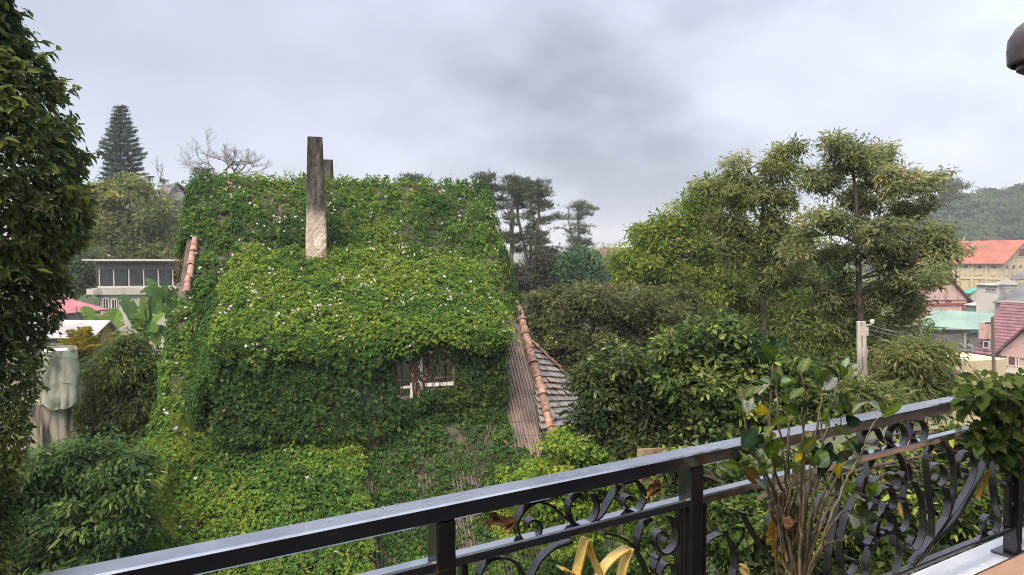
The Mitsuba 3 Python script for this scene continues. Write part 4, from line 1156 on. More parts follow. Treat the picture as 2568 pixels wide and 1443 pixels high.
# the leaves nearest to the eye are parts of their own
near = np.argsort(np.linalg.norm(pos - A3(0, 0, 0), axis=1) - .25 * L / .08 + np.where((pos[:, 0] / pos[:, 1] * FPX + 1284 > 4) & (np.abs(pos[:, 2]) < 2.4), 0, 5))[:290]
mask = np.ones(n, bool)
mask[near] = False
put("crown", MB().add(*leafv(pos[mask], nn[mask], tipd[mask], L[mask], L[mask] * .46, "oval", colr[mask], cup=.14, droop=.2)), GLOSSY, vk, kind="stuff")
for i in near:
    put("leaf", MB().add(*leafv(pos[i:i + 1], nn[i:i + 1], tipd[i:i + 1], L[i:i + 1], L[i:i + 1] * .46, "oval", colr[i:i + 1], cup=.14, droop=.2)), GLOSSY, vk)
put("shoots", shoots, "bark", vk, kind="stuff")
tk = MB()
for ax, rr in ((AX, .30), (AX - 40, .22)):
    a, b = P(ax, 1900, YV), P(ax, -120, YV)
    tk.add(*tubev(spline([A3(a[0], a[1], -9.6), a, a * .5 + b * .5 + A3(.1, 0, 0), b], 4), np.linspace(rr * 1.3, rr * .6, 13), 9))
for k in range(60):
    r0, t0 = rng.uniform(-50, 1100), rng.uniform(-.2, 1.9)
    p1 = vine_pos(np.array([r0]), np.array([t0]), np.array([.12]))[0]
    p0 = P(AX, r0 + rng.uniform(20, 160), YV)
    tk.add(*tubev(spline([p0, p0 * .5 + p1 * .5 + rng.normal(0, .08, 3), p1], 4), np.linspace(.028, .006, 9), 5, False))
put("trunk", tk, "bark_dark", vk, smooth=60)

# ------------------------------------------------------------------ banana plants
BAN = [(.085, .15, .035), (.055, .11, .03), (.12, .19, .045), (.04, .08, .03)]


def banana_leaf(base, tip, width, sag, rng, col, face):
    nseg = 30
    w = np.linspace(0, 1, nseg)[:, None]
    ctrl = (base + tip) / 2 + UP * sag
    p = (1 - w) ** 2 * base + 2 * w * (1 - w) * ctrl + w ** 2 * tip
    t = nz(np.gradient(p, axis=0))
    side = nz(np.cross(t, face))
    up = np.cross(side, t)
    prof = np.clip(np.sin(np.pi * np.clip((w[:, 0] - .12) / .9, 0, 1)) ** .55, .03, 1) * width / 2
    ms = MB()
    cr = prof * (1 + rng.normal(0, .10, nseg))
    rowsv = np.stack([p - side * cr[:, None] + up * (cr * .35)[:, None], p - side * (cr * .5)[:, None] + up * (cr * .22)[:, None], p, p + side * (cr * .5)[:, None] + up * (cr * .22)[:, None], p + side * cr[:, None] + up * (cr * .35)[:, None]], 1)
    torn = rng.random((nseg, 2)) < .12
    cc = palette(rng, [col], np.zeros(nseg * 5, int), .05, .02)
    i, j = np.meshgrid(np.arange(nseg - 1), np.arange(4), indexing="ij")
    f = np.stack([i * 5 + j, i * 5 + j + 1, (i + 1) * 5 + j + 1, (i + 1) * 5 + j], -1).reshape(-1, 4)
    ok = ~(torn[i.ravel(), (j.ravel() > 1).astype(int)] & ((j.ravel() == 0) | (j.ravel() == 3)))
    ms.add(rowsv.reshape(-1, 3), f[ok], cc)
    ms.add(*tubev(p - up * .012, np.linspace(.03, .006, nseg), 5, False), c=A3(.15, .19, .06))
    return ms


def banana(label, Y, base, leaves, seed, pal):
    rng = np.random.default_rng(seed)
    k = thing("banana_plant", label, "banana plant", "banana plants below the grey shed")
    b = P(*base, Y)
    g = A3(b[0], b[1], float(ground_h(b[0], b[1])))
    put("stem", MB().add(*tubev([g, g * .5 + b * .5, b], [.16, .13, .09], 9)), "orchid_stem", k, smooth=60)
    for i, (tx, ty, wpx, dy, sag) in enumerate(leaves):
        t = P(tx, ty, Y + dy)
        put("leaf", banana_leaf(b + A3(rng.normal(0, .05), rng.normal(0, .08), 0), t, 1.0 * wpx * Y / FPX, sag, rng, np.array(pal[i % len(pal)]) * rng.uniform(.9, 1.9), A3(rng.normal(.1, .45), -.75, .6)), SATIN, k)


banana("large banana plant with upright fresh leaves in front of the grey shed", 27, (368, 850), [(360, 742, 26, -.2, .4), (382, 742, 24, 0, .35), (415, 790, 30, -.3, .3), (302, 742, 36, .3, .5), (330, 800, 40, -.6, .5), (318, 770, 30, .2, .5), (400, 868, 34, -.5, .7), (425, 845, 26, .2, .6), (345, 825, 40, -.7, .45), (390, 835, 36, -.6, .5)], 91, BAN)
banana("banana plant with torn drooping darker leaves near the terracotta verge", 30, (425, 800), [(375, 722, 30, .2, .8), (352, 735, 26, 0, .9), (400, 728, 30, .4, .9), (440, 735, 34, .2, .9), (462, 770, 30, 0, .8), (455, 810, 26, -.3, .7), (390, 790, 34, -.4, .6), (432, 830, 26, -.3, .5), (345, 775, 30, .3, .7), (365, 700, 20, .5, .6)], 92, BAN[1:2] + BAN[3:] + BAN[1:2])
banana("young banana plant behind the yellow hut with two broad leaves", 26, (268, 850), [(205, 772, 34, .2, .2), (296, 776, 50, .1, .2), (232, 800, 26, -.2, .4)], 93, BAN[:1] + BAN[2:3])
yk = thing("yellow_palm", "yellowing feathery palm beside the yellow hut", "palm")
rng = np.random.default_rng(94)
b = P(205, 905, 21)
put("trunk", MB().add(*tubev([A3(b[0], b[1], -9.6), b], [.10, .07], 7)), "bark", yk)
for a in range(15):
    g = rng.uniform(-.4, 3.5)
    mbp = MB()
    frond(mbp, b, b + A3(math.cos(g) * .75, rng.uniform(-.6, .4), .25 + abs(math.sin(g)) * .75 - (.6 if a % 4 == 0 else 0)), .4, .26, rng, [(.27, .24, .03), (.20, .2, .03), (.32, .26, .04)][a % 3], 26)
    put("frond", mbp, SATIN, yk)
dk = thing("dry_shrub", "brownish dry feathery shrub beside the left terracotta verge", "shrub")
rng = np.random.default_rng(95)
n = 2600
c0 = P(474, 668, 24)
pos = c0 + rng.normal(0, 1, (n, 3)) * A3(.20, .25, .55)
v, f, c = leafv(pos, rng.normal(0, 1, (n, 3)), UP * .6 + rng.normal(0, .6, (n, 3)), .16, .03, "fold", palette(rng, [(.17, .14, .09), (.12, .11, .06), (.22, .17, .12)], rng.integers(0, 3, n), .2, .05))
put("crown", MB().add(v, f, c), MATTE, dk, kind="stuff")
sm = MB()
for k in range(16):
    a = c0 + rng.normal(0, .05, 3) - UP * 1.6
    sm.add(*tubev(spline([A3(a[0], a[1], -9.6), a, c0 + rng.normal(0, 1, 3) * A3(.2, .2, .5)], 4), np.linspace(.03, .006, 9), 4, False))
put("stems", sm, "bark", dk)


# ------------------------------------------------------------------ buildings
class B:
    """A building whose front runs from pixel x0 at distance Y0 to pixel x1 at distance Y1; (u, v, z): along the front, away from it, height."""

    def __init__(self, key, x0, Y0, x1, Y1):
        a, b = P(x0, 640, Y0), P(x1, 640, Y1)
        a[2] = b[2] = 0
        self.key, self.W = key, np.linalg.norm(b - a)
        ex = nz(b - a)
        self.a, self.ex, self.ey = a, ex, A3(-ex[1], ex[0], 0)
        self.fr = (a, ex, self.ey, UP)

    def at(self, px, py, v=0.0):
        d = D(px, py)
        t = (self.a @ self.ey + v) / (d @ self.ey)
        q = d * t
        return (q - self.a) @ self.ex, q[2]

    def box(self, name, lo, hi, m, parent=None):
        return put(name, box(lo, hi, self.fr), m, parent or self.key)

    def pxbox(self, name, x0, y0, x1, y1, v0, v1, m, parent=None, v=0.0):
        u0, za = self.at(x0, y0, v)
        u1, zb = self.at(x1, y1, v)
        return put(name, box((min(u0, u1), v0, min(za, zb)), (max(u0, u1), v1, max(za, zb)), self.fr), m, parent or self.key)

    def poly(self, name, pts, thick, m, parent=None):
        """A slab over the (u, v, z) corners."""
        q = np.array([self.a + self.ex * u + self.ey * v + UP * z for u, v, z in pts])
        n = len(q)
        nn = nz(np.cross(q[1] - q[0], q[2] - q[0]))
        if nn[2] < 0:
            nn = -nn
        w = q - nn * thick
        f = [[0, k, k + 1] for k in range(1, n - 1)] + [[n, n + k + 1, n + k] for k in range(1, n - 1)]
        f += sum([[[k, n + k, n + (k + 1) % n], [k, n + (k + 1) % n, (k + 1) % n]] for k in range(n)], [])
        return put(name, (np.vstack([q, w]), np.array(f)), m, parent or self.key)

    def window(self, x0, y0, x1, y1, frame_m, pane_m="far_glass", t=.07, bars=1, v=0.0):
        u0, za = self.at(x0, y0, v)
        u1, zb = self.at(x1, y1, v)
        wk = num(f"{self.key}__window")
        m = MB()
        for lo, hi in (((u0, zb), (u0 + t, za)), ((u1 - t, zb), (u1, za)), ((u0 + t, zb), (u1 - t, zb + t)), ((u0 + t, za - t), (u1 - t, za))):
            m.add(*boxv((lo[0], v - .09, lo[1]), (hi[0], v + .01, hi[1]), self.fr))
        for k in range(bars):
            uc = u0 + (u1 - u0) * (k + 1) / (bars + 1)
            m.add(*boxv((uc - t * .35, v - .07, zb + t), (uc + t * .35, v, za - t), self.fr))
        put("frame", m, frame_m, wk)
        put("pane", box((u0 + t, v - .045, zb + t), (u1 - t, v - .025, za - t), self.fr), pane_m, wk)
        return wk


# grey shed, left
sk = thing("grey_shed", "grey timber shed with a row of large dark windows under a flat roof", "shed")
b = B(sk, 242, 46, 470, 46.5)
b.pxbox("fascia", 240, 657, 470, 676, -.02, .3, "grey_boards")
u0, z0 = b.at(242, 730)
u1, z1 = b.at(470, 655)
b.box("floor_band", (-.3, -.12, z0 - .25), (u1, 4.5, z0 + .18), "dirty_white")
b.box("back_wall", (0, 4.3, z0), (u1, 4.5, z1), "grey_boards")
b.box("lower_wall", (.1, .1, -8.5), (u1, 4.4, z0 - .26), "dirty_white")
b.poly("roof", [(-.75, -.35, z1 + .12), (u1 + .3, -.35, z1 + .12), (u1 + .3, 5, z1 - .3), (-.75, 5, z1 - .3)], .08, "white_trim")
for x in (249, 285, 323, 360, 397, 433):
    b.pxbox("post", x - 2, 676, x + 2, 720, .0, .12, "white_trim")
b.pxbox("sill", 246, 718, 470, 722, -.06, .14, "white_trim")
for x in (249, 285, 323, 360, 397):
    b.pxbox("pane", x + 2, 676, x + 34, 718, .05, .07, "far_glass")
b.pxbox("inner_shelf", 290, 685, 310, 687, .4, .6, "white_trim")
nb = 9
for k in range(nb):                               # the boarded left side
    va, vb = 4.4 * k / nb + .01, 4.4 * (k + .94) / nb
    b.box("plank", (-.05, va, z0), (.0 + .01 * (k % 2), vb, z1 - .1), "grey_boards")
b.window(258, 748, 275, 778, "white_trim", "far_glass", .06, 1, .1)
b.window(280, 750, 296, 780, "white_trim", "far_glass", .06, 1, .1)
b.pxbox("pipe", 226, 724, 243, 738, -.5, -.44, "white_trim")
# pink-roofed house
pk = thing("pink_roofed_house", "small house with faded pink sheet roof in front of the grey shed", "house")
b = B(pk, 130, 34, 262, 36)
u1 = b.W
za, zb = b.at(160, 738)[1], b.at(255, 776)[1]
b.poly("roof", [(0, 2.2, za), (u1 * .35, 2.2, za - .05), (u1, -.3, zb), (-.2, -.3, zb - .1)], .06, "pink_roof")
b.poly("roof", [(u1 * .66, -.5, zb - .15), (u1 + .2, -.5, zb - .35), (u1 + .4, -1.1, zb - .75), (u1 * .7, -1.1, zb - .75)], .05, "pink_roof")
b.box("wall", (0, 0, -9.6), (u1 - .3, 2.2, zb - .12), "dirty_white")
b.pxbox("post", 184, 770, 187, 835, -.35, -.28, "rust_pole")
b.pxbox("post", 222, 772, 225, 800, -.35, -.28, "rust_pole")
b.window(206, 782, 232, 800, "pink_wall", "far_glass", .05, 1)
# white sheds among the leaves
wk = thing("white_lean_to", "pale lean-to shed half hidden by the creeper-clad tree", "shed")
b = B(wk, 20, 26, 175, 28)
b.box("wall", (.6, 0, b.at(100, 915)[1]), (b.W, 2, b.at(100, 860)[1]), "dirty_white")
b.box("footing", (.6, .05, -9.6), (b.W, 2, b.at(100, 915)[1] - .001), "mouldy_wall")
b.poly("roof", [(-.2, 2.3, b.at(100, 815)[1] - .1), (b.W + .1, 2.3, b.at(100, 815)[1] - .1), (b.W + .1, -.3, b.at(100, 850)[1]), (-.2, -.3, b.at(100, 850)[1])], .05, "tin_roof")
# yellow hut
yk = thing("yellow_hut", "little mustard-yellow hut with a shiny tin gable roof", "hut")
b = B(yk, 246, 25, 283, 25.8)
u1 = b.W
ze, zt_ = b.at(262, 845)[1], b.at(262, 815)[1]
b.box("wall", (0, 0, -9.6), (u1, 1.6, ze), "yellow_wall")
b.poly("roof", [(-.62, 1.9, ze + .05), (-.62, -.15, ze + .05), (u1 * .45, -.15, zt_ + .15), (u1 * .45, 1.9, zt_ + .15)], .04, "tin_roof")
b.poly("roof", [(u1 * .45 + .01, 1.9, zt_ + .15), (u1 * .45 + .01, -.15, zt_ + .15), (u1 + .12, -.15, ze + .12), (u1 + .12, 1.9, ze + .12)], .04, "tin_roof")
b.poly("gable", [(0, .0, ze - .01), (u1, .0, ze - .01), (u1, .0, ze + .1), (u1 * .45, .0, zt_ + .09)], .05, "yellow_wall")
b.box("side_wall", (-.5, .3, -9.6), (-.01, 1.5, ze - .15), "cement_wall")
# netted tower
nk = thing("netted_tower", "stained block tower wrapped in pale green shade netting", "tower")
b = B(nk, 92, 15.5, 186, 15.9)
u1 = b.W
zt_ = b.at(140, 885)[1]
b.box("wall", (.0, .1, -9.6), (u1 - .12, .9, b.at(140, 1000)[1]), "mouldy_wall")
b.box("side_wall", (-.42, .25, -9.6), (-.001, .9, b.at(140, 1015)[1]), "mouldy_wall")
b.box("tank", (.05, .15, b.at(140, 1000)[1] + .01), (u1 - .15, .85, zt_), "dirty_white")
rng = np.random.default_rng(97)
nu, nv = 130, 60
cx, cy = u1 / 2, .5
g = np.linspace(0, 2 * np.pi, nu)
vs = []
for k in range(nv):
    w = k / (nv - 1)
    zz = zt_ + .04 - w * 1.18 - .40 * (meshkit.noise(np.stack([np.cos(g) * 1.7, np.sin(g) * 1.7 + 3, g * 0], -1)) - .3) * w
    rx, ry = u1 * .53 * (1 + .07 * np.sin(w * 3)), .55
    pw = 4.0
    cc, ss = np.cos(g), np.sin(g)
    k_ = (np.abs(cc) ** pw + np.abs(ss) ** pw) ** (-1 / pw)
    fold = 1 + .20 * np.clip(np.cos(g), 0, 1) * np.clip(w - .72, 0, 1) * 2 + .16 * (meshkit.fbm(np.stack([np.cos(g) * 5, np.sin(g) * 5, g * 0 + w * 1.3], -1), 4) - .45) * (0.3 + w) + .04 * w * np.sin(w * 5 + g * 2) + .05 * np.abs(meshkit.fbm(np.stack([np.cos(g) * 6 + w * 4, np.sin(g) * 6, g * 0 + w * 7], -1), 3) - .5)
    vs.append(b.a + (cx + rx * cc * k_ * fold)[:, None] * b.ex + (cy + ry * ss * k_ * fold)[:, None] * b.ey + zz[:, None] * UP)
vs = np.vstack(vs)
i, j = np.meshgrid(np.arange(nv - 1), np.arange(nu - 1), indexing="ij")
net = put("netting", (vs, np.stack([i * nu + j, i * nu + j + 1, (i + 1) * nu + j + 1, (i + 1) * nu + j], -1).reshape(-1, 4)), "netting", nk, smooth=True)
for zz in (zt_ - .14, zt_ - .72):
    pts = np.stack([b.a + (cx + u1 * .55 * math.cos(a) * (abs(math.cos(a)) ** 4 + abs(math.sin(a)) ** 4) ** -.25) * b.ex + (cy + .58 * math.sin(a) * (abs(math.cos(a)) ** 4 + abs(math.sin(a)) ** 4) ** -.25) * b.ey + UP * (zz + .05 * math.sin(3 * a)) for a in np.linspace(0, 2 * np.pi, 40)])
    put("cord", MB().add(*tubev(pts, .005, 5)), "wire", nk)
# far gabled house, left skyline
gk = thing("far_gabled_house", "pale gabled house among hazy trees left of the ivy roof", "house")
b = B(gk, 425, 82, 492, 84)
ze, zt_ = b.at(450, 490)[1], b.at(450, 461)[1]
b.box("wall", (0, 0, 0), (b.W, 5, ze), "dirty_white")
b.poly("gable", [(0, -.01, ze), (b.W * .62, -.01, ze), (b.W * .31, -.01, zt_)], .1, "dirty_white")
b.poly("roof", [(-.2, -.3, ze - .15), (b.W * .31, -.3, zt_ + .1), (b.W * .31, 5, zt_ + .1), (-.2, 5, ze - .15)], .08, "grey_roof")
b.poly("roof", [(b.W * .31 + .02, -.3, zt_ + .1), (b.W + .4, -.3, ze - .1), (b.W + .4, 5, ze - .1), (b.W * .31 + .02, 5, zt_ + .1)], .08, "grey_roof")
b.window(440, 500, 452, 520, "white_trim", "far_glass", .1)
b.window(460, 500, 472, 520, "white_trim", "far_glass", .1)

# orange-roofed hall
ck = thing("orange_roofed_hall", "long cream hall with a bright orange roof and arched windows", "hall")
aC = math.radians(60)
cor = P(2514, 660, 140)
cor[2] = 0
ld = -A3(math.cos(aC), -math.sin(aC), 0)          # along the long wall, to the left
gd = A3(math.sin(aC), math.cos(aC), 0)            # along the gable
fr = (cor, ld, gd, UP)
ze, zrg, zb = P(2514, 657, 140)[2], P(2564, 602, 143)[2], -12.0
GW, LW = 7.7, 18.0
hb = lambda name, lo, hi, m, parent=ck: put(name, box(lo, hi, fr), m, parent)
hb("wall", (0, 0, zb), (LW, 2 * GW, ze), "cream_wall")
q = lambda pts: np.array([cor + ld * u + gd * v + UP * z for u, v, z in pts])
for u in (.02, LW - .02):
    put("gable", MB().add(q([(u, 0, ze), (u, 2 * GW, ze), (u, GW, zrg - .2)]), np.array([[0, 1, 2]])), "cream_wall", ck)
for nm, pts in (("roof", [(-.7, -.7, ze - .35), (LW + .5, -.7, ze - .35), (LW + .5, GW, zrg), (-.7, GW, zrg)]), ("roof", [(-.7, GW + .02, zrg), (LW + .5, GW + .02, zrg), (LW + .5, 2 * GW + .7, ze - .35), (-.7, 2 * GW + .7, ze - .35)])):
    qq = q(pts)
    put(nm, MB().add(np.vstack([qq, qq - UP * .18]), [[0, 1, 2, 3], [7, 6, 5, 4], [0, 4, 5, 1], [1, 5, 6, 2], [2, 6, 7, 3], [3, 7, 4, 0]]), "orange_roof", ck)


def arched(u, v, z0, w, h, face, m, name, parent, thick=.12):
    """An arched panel on the long wall (face 0) or the gable (face 1)."""
    g = np.linspace(0, np.pi, 9)
    pr = [(-w / 2, 0), (w / 2, 0)] + [(w / 2 * math.cos(a), h - w / 2 + w / 2 * math.sin(a)) for a in g]
    pts = [(u + x, v - thick, z0 + z) if face == 0 else (u - thick, v + x, z0 + z) for x, z in pr]
    back = [(u + x, v + .02, z0 + z) if face == 0 else (u + .02, v + x, z0 + z) for x, z in pr]
    n = len(pr)
    f = [[0, k, k + 1] for k in range(1, n - 1)] + [[k, n + k, n + (k + 1) % n] for k in range(n)] + [[k, n + (k + 1) % n, (k + 1) % n] for k in range(n)]
    return put(name, (q(pts + back), np.array(f)), m, parent)


for k in range(6):
    u = 1.5 + k * 2.7
    wk = num(f"{ck}__window")
    arched(u, 0, ze - 2.75, 1.35, 2.3, 0, "cream_trim", "frame", wk, .10)
    arched(u, 0, ze - 1.35, .95, .75, 0, "far_glass", "pane", wk, .14)
    hb("pilaster", (u + 1.15, -.22, zb), (u + 1.5, -.001, ze - .4), "cream_trim")
for v in (1.6, 4.2, 6.9):
    wk = num(f"{ck}__window")
    arched(0, v, ze - 2.75, 1.2, 2.3, 1, "cream_trim", "frame", wk, .10)
    arched(0, v, ze - 1.35, .85, .75, 1, "far_glass", "pane", wk, .14)
wk = num(f"{ck}__window")
arched(0, GW - .4, ze + 1.0, 3.4, 1.9, 1, "cream_trim", "frame", wk, .10)
arched(0, GW - .4, ze + 1.15, 2.9, 1.6, 1, "maroon", "pane", wk, .14)
hb("string_course", (-.15, -.15, ze - 3.6), (LW, .0, ze - 3.3), "cream_trim")
for k in range(5):
    u = 2.8 + k * 2.7
    hb("shutter", (u - .5, -.1, ze - 6.3), (u + .5, -.02, ze - 4.0), "yellow_wall")

# pink gabled house
pk = thing("pink_gabled_house", "pale pink house with a tall gable and maroon windows behind the olive tree", "house")
b = B(pk, 2262, 88, 2428, 89.5)
W = b.W
ze, zt_ = b.at(2420, 752)[1], b.at(2360, 682)[1]
um = b.at(2362, 682)[0]
b.box("wall", (0, 0, -13), (W, 7, ze), "pink_wall")
b.poly("gable", [(um - (W - um), -.01, ze), (W, -.01, ze), (um, -.01, zt_ - .1)], .12, "pink_wall")
b.poly("roof", [(um + .02, -.5, zt_ + .1), (W + .7, -.5, ze - .35), (W + .7, 7, ze - .35), (um + .02, 7, zt_ + .1)], .16, "maroon")
b.poly("roof", [(um - (W - um) - .7, -.5, ze - .35), (um, -.5, zt_ + .1), (um, 7, zt_ + .1), (um - (W - um) - .7, 7, ze - .35)], .16, "maroon")
b.pxbox("string_course", 2270, 762, 2427, 766, -.12, -.002, "brick_red")
b.pxbox("pillar", 2413, 762, 2425, 800, -.2, -.003, "brick_red")
for x in (2326, 2371):
    w_ = b.window(x, 731, x + 14, 758, "maroon", "brick_red", .14, 1)
for x in (2369, 2395):
    b.window(x, 788, x + 13, 800, "maroon", "brick_red", .12, 1)

# turquoise-roofed cement building
tk_ = thing("cement_building", "bare grey cement building under a turquoise sheet roof", "building")
b = B(tk_, 2322, 66, 2458, 62)
W = b.W
ze, zt_ = b.at(2400, 824)[1], b.at(2400, 799)[1]
b.box("wall", (0, 0, -12.5), (W, 6, ze), "cement_wall")
ncor = 60
uu = np.linspace(-.6, W + .3, ncor)
hh = .05 * (np.arange(ncor) % 2)
vs = np.vstack([np.stack([b.a + b.ex * u - b.ey * .4 + UP * (ze + .02 + h) for u, h in zip(uu, hh)]), np.stack([b.a + b.ex * u + b.ey * 3 + UP * (zt_ + .45 + h) for u, h in zip(uu, hh)])])
k = np.arange(ncor - 1)
put("roof", (vs, np.stack([k, k + 1, k + 1 + ncor, k + ncor], 1)), "teal_roof", tk_)
b.box("fascia", (-.6, -.41, ze - .16), (W + .3, -.36, ze + .0), "teal_awning")
b.pxbox("downpipe", 2420, 826, 2423, 900, -.14, -.04, "dirty_white")
wk = b.window(2402, 861, 2441, 882, "blue_trim", "far_glass", .1, 1)
for yy in (866, 872, 877):
    b.pxbox("bar", 2403, yy, 2440, yy + 2.2, -.13, -.095, "blue_trim", wk)
# cream-walled shop with teal awning
mk = thing("cream_shop", "low cream wall with a brown lean-to roof and teal awning under it", "shop")
b = B(mk, 2330, 46, 2440, 43)
b.box("wall", (0, 0, -12), (b.W, 3, b.at(2390, 899)[1]), "cream_wall")
b.poly("lean_to_roof", [(b.at(2366, 920)[0], -.01, b.at(2366, 919)[1]), (b.at(2412, 932)[0], -.01, b.at(2412, 930)[1]), (b.at(2412, 932)[0], -.9, b.at(2412, 944)[1]), (b.at(2360, 936)[0], -.9, b.at(2360, 936)[1])], .05, "maroon")
for x in (2399, 2408, 2417):
    b.window(x, 930, x + 6, 939, "white_trim", "far_glass", .03, 0)
b.poly("awning", [(b.at(2352, 946)[0], -.05, b.at(2352, 945)[1]), (b.at(2424, 946)[0], -.05, b.at(2424, 945)[1]), (b.at(2424, 970)[0], -1.1, b.at(2424, 964)[1]), (b.at(2352, 970)[0], -1.1, b.at(2352, 964)[1])], .03, "teal_awning")
b.pxbox("shop_sign", 2365, 933, 2396, 946, -.1, -.03, "brick_red")
# pale teal outbuilding
ok_ = thing("pale_teal_outbuilding", "small washed-out teal outbuilding between the pink and purple houses", "outbuilding")
b = B(ok_, 2426, 82, 2458, 80)
b.box("wall", (0, 0, -12), (b.W, 3, b.at(2440, 765)[1]), "teal_roof")
b.poly("roof", [(-.2, -.2, b.at(2440, 766)[1]), (b.W + .3, -.2, b.at(2440, 766)[1]), (b.W + .3, 3, b.at(2440, 752)[1]), (-.2, 3, b.at(2440, 752)[1])], .06, "tin_roof")
# grey and white house
gk = thing("grey_roofed_house", "white house with slate grey roofs and a small white gable, above the purple roof", "house")
b = B(gk, 2452, 78, 2640, 72)
W = b.W
z1 = b.at(2470, 716)[1]
u5 = b.at(2502, 720)[0]
b.box("wall", (0, 0, -12), (u5, 5, z1), "white_trim")
b.poly("flat_roof", [(-.2, -.3, z1 + .12), (u5 + .1, -.3, z1 + .12), (u5 + .1, 5, z1 + .12), (-.2, 5, z1 + .12)], .1, "dirty_white")
b.window(2472, 722, 2500, 732, "white_trim", "far_glass", .08, 3)
zt_, ze = b.at(2560, 700)[1], b.at(2560, 760)[1]
b.poly("roof", [(u5 + .15, -1.5, ze), (W, -1.5, ze), (W, 4, b.at(2560, 690)[1]), (b.at(2552, 702)[0], 4, b.at(2552, 690)[1])], .1, "grey_roof")
b.poly("roof", [(u5 - .6, 3.4, z1 + .6), (W * .55, 3.4, z1 + .7), (W * .55, 7.5, z1 + 1.9), (u5 - .2, 7.5, z1 + 1.9)], .1, "grey_roof")
b.box("rear_wall", (u5 + .2, -.9, -12), (W, 4, ze - .1), "dirty_white")
u_, z_ = b.at(2486, 712)
b.poly("small_gable", [(u_, .2, z1 + .14), (u_ + 2.6, .2, z1 + .14), (u_ + 1.3, .2, z1 + .85)], .1, "white_trim")
b.pxbox("water_tank", 2500, 706, 2512, 716, .5, 1.0, "white_trim")
# purple-roofed house
rk = thing("purple_roofed_house", "pink-walled house with a purple tiled roof, gabled balcony and white balustrade", "house")
b = B(rk, 2458, 56, 2660, 51)
W = b.W
zt_, ze = b.at(2500, 757, 3.6)[1], b.at(2500, 893, -.3)[1]
b.box("wall", (0.1, 0, -12), (W, 6, ze - .15), "pink_wall")
b.poly("gable_side", [(.1, 0, ze - .2), (.1, 3.6, zt_ - .15), (.1, 6, ze + .4)], .1, "pink_wall")
rk_roof = b.poly("roof", [(-.15, -.4, ze - .06), (W, -.4, ze - .06), (W, 3.6, zt_ - .06), (-.15, 3.6, zt_ - .06)], .1, "purple_tile")
ncourse = 17
for k in range(ncourse):
    a0, a1 = k / ncourse, (k + 1.12) / ncourse
    fz = lambda a: (-.4 + 4.0 * a, ze + (zt_ - ze) * a)
    (va, zz0), (vb, zz1) = fz(a0), fz(a1)
    nt = 46
    u = np.linspace(-.2, W, nt * 2 + 1)
    h = .035 * (np.arange(len(u)) % 2)
    vs = np.vstack([np.stack([b.a + b.ex * x + b.ey * (va - .02) + UP * (zz0 + .09 + hh_) for x, hh_ in zip(u, h)]), np.stack([b.a + b.ex * x + b.ey * vb + UP * (zz1 + .01 + hh_) for x, hh_ in zip(u, h)]), np.stack([b.a + b.ex * x + b.ey * (va - .02) + UP * (zz0 + .0) for x, hh_ in zip(u, h)])])
    n = len(u)
    kk = np.arange(n - 1)
    put("tile_course", (vs, np.vstack([np.stack([kk, kk + 1, kk + 1 + n, kk + n], 1), np.stack([kk + 2 * n, kk + 1 + 2 * n, kk + 1, kk], 1)])), "purple_tile", rk_roof)
b.poly("ridge", [(-.2, 3.5, zt_ + .12), (W, 3.5, zt_ + .12), (W, 3.8, zt_ + .08), (-.2, 3.8, zt_ + .08)], .1, "white_trim")
b.pxbox("chimney_box", 2462, 806, 2476, 850, -.35, .5, "pink_wall")
b.window(2467, 855, 2482, 874, "white_trim", "far_glass", .06, 0, -.36)
ua, za = b.at(2500, 888, -1.6)
ub, zb_ = b.at(2572, 822, -1.6)
b.poly("porch_roof", [(ua - .3, -1.9, za - .15), (ub, -1.9, zb_ + .1), (ub, 2.5, zb_ + .1), (ua - .3, 2.5, za - .15)], .12, "purple_tile")
b.poly("porch_roof", [(ub + .02, -1.9, zb_ + .1), (ub * 2 - ua + .3, -1.9, za - .15), (ub * 2 - ua + .3, 2.5, za - .15), (ub + .02, 2.5, zb_ + .1)], .12, "purple_tile")
b.poly("porch_gable", [(ua, -1.45, za - .1), (ub * 2 - ua, -1.45, za - .1), (ub, -1.45, zb_ - .1)], .1, "pink_wall")
b.box("porch_wall", (ua + .05, -1.44, -12), (ub * 2 - ua, -.01, za - .11), "pink_wall")
b.pxbox("door", 2531, 878, 2547, 918, -1.52, -1.445, "maroon", v=-1.45)
for x in (2527, 2548, 2555):
    b.pxbox("door_frame", x, 874, x + 3, 918, -1.53, -1.446, "white_trim", v=-1.45)
b.pxbox("door_glass", 2551, 878, 2555, 918, -1.50, -1.446, "far_glass", v=-1.45)
zb0, zb1 = b.at(2520, 930, -2.3)[1], b.at(2520, 914, -2.3)[1]
bal = num(f"{rk}__balustrade")
put("rail", box((ua, -2.36, zb1 - .06), (W, -2.24, zb1), b.fr), "white_trim", bal)
put("kerb", box((ua, -2.4, zb0 - .12), (W, -1.46, zb0), b.fr), "white_trim", bal)
for x in np.arange(ua + .1, W - .1, .19):
    put("baluster", MB().add(*lathe([(.03, zb0 + .001), (.055, zb0 + .1), (.05, zb0 + .2), (.025, zb0 + .33), (.04, zb1 - .061)], b.a + b.ex * x - b.ey * 2.3, 8)), "white_trim", bal)
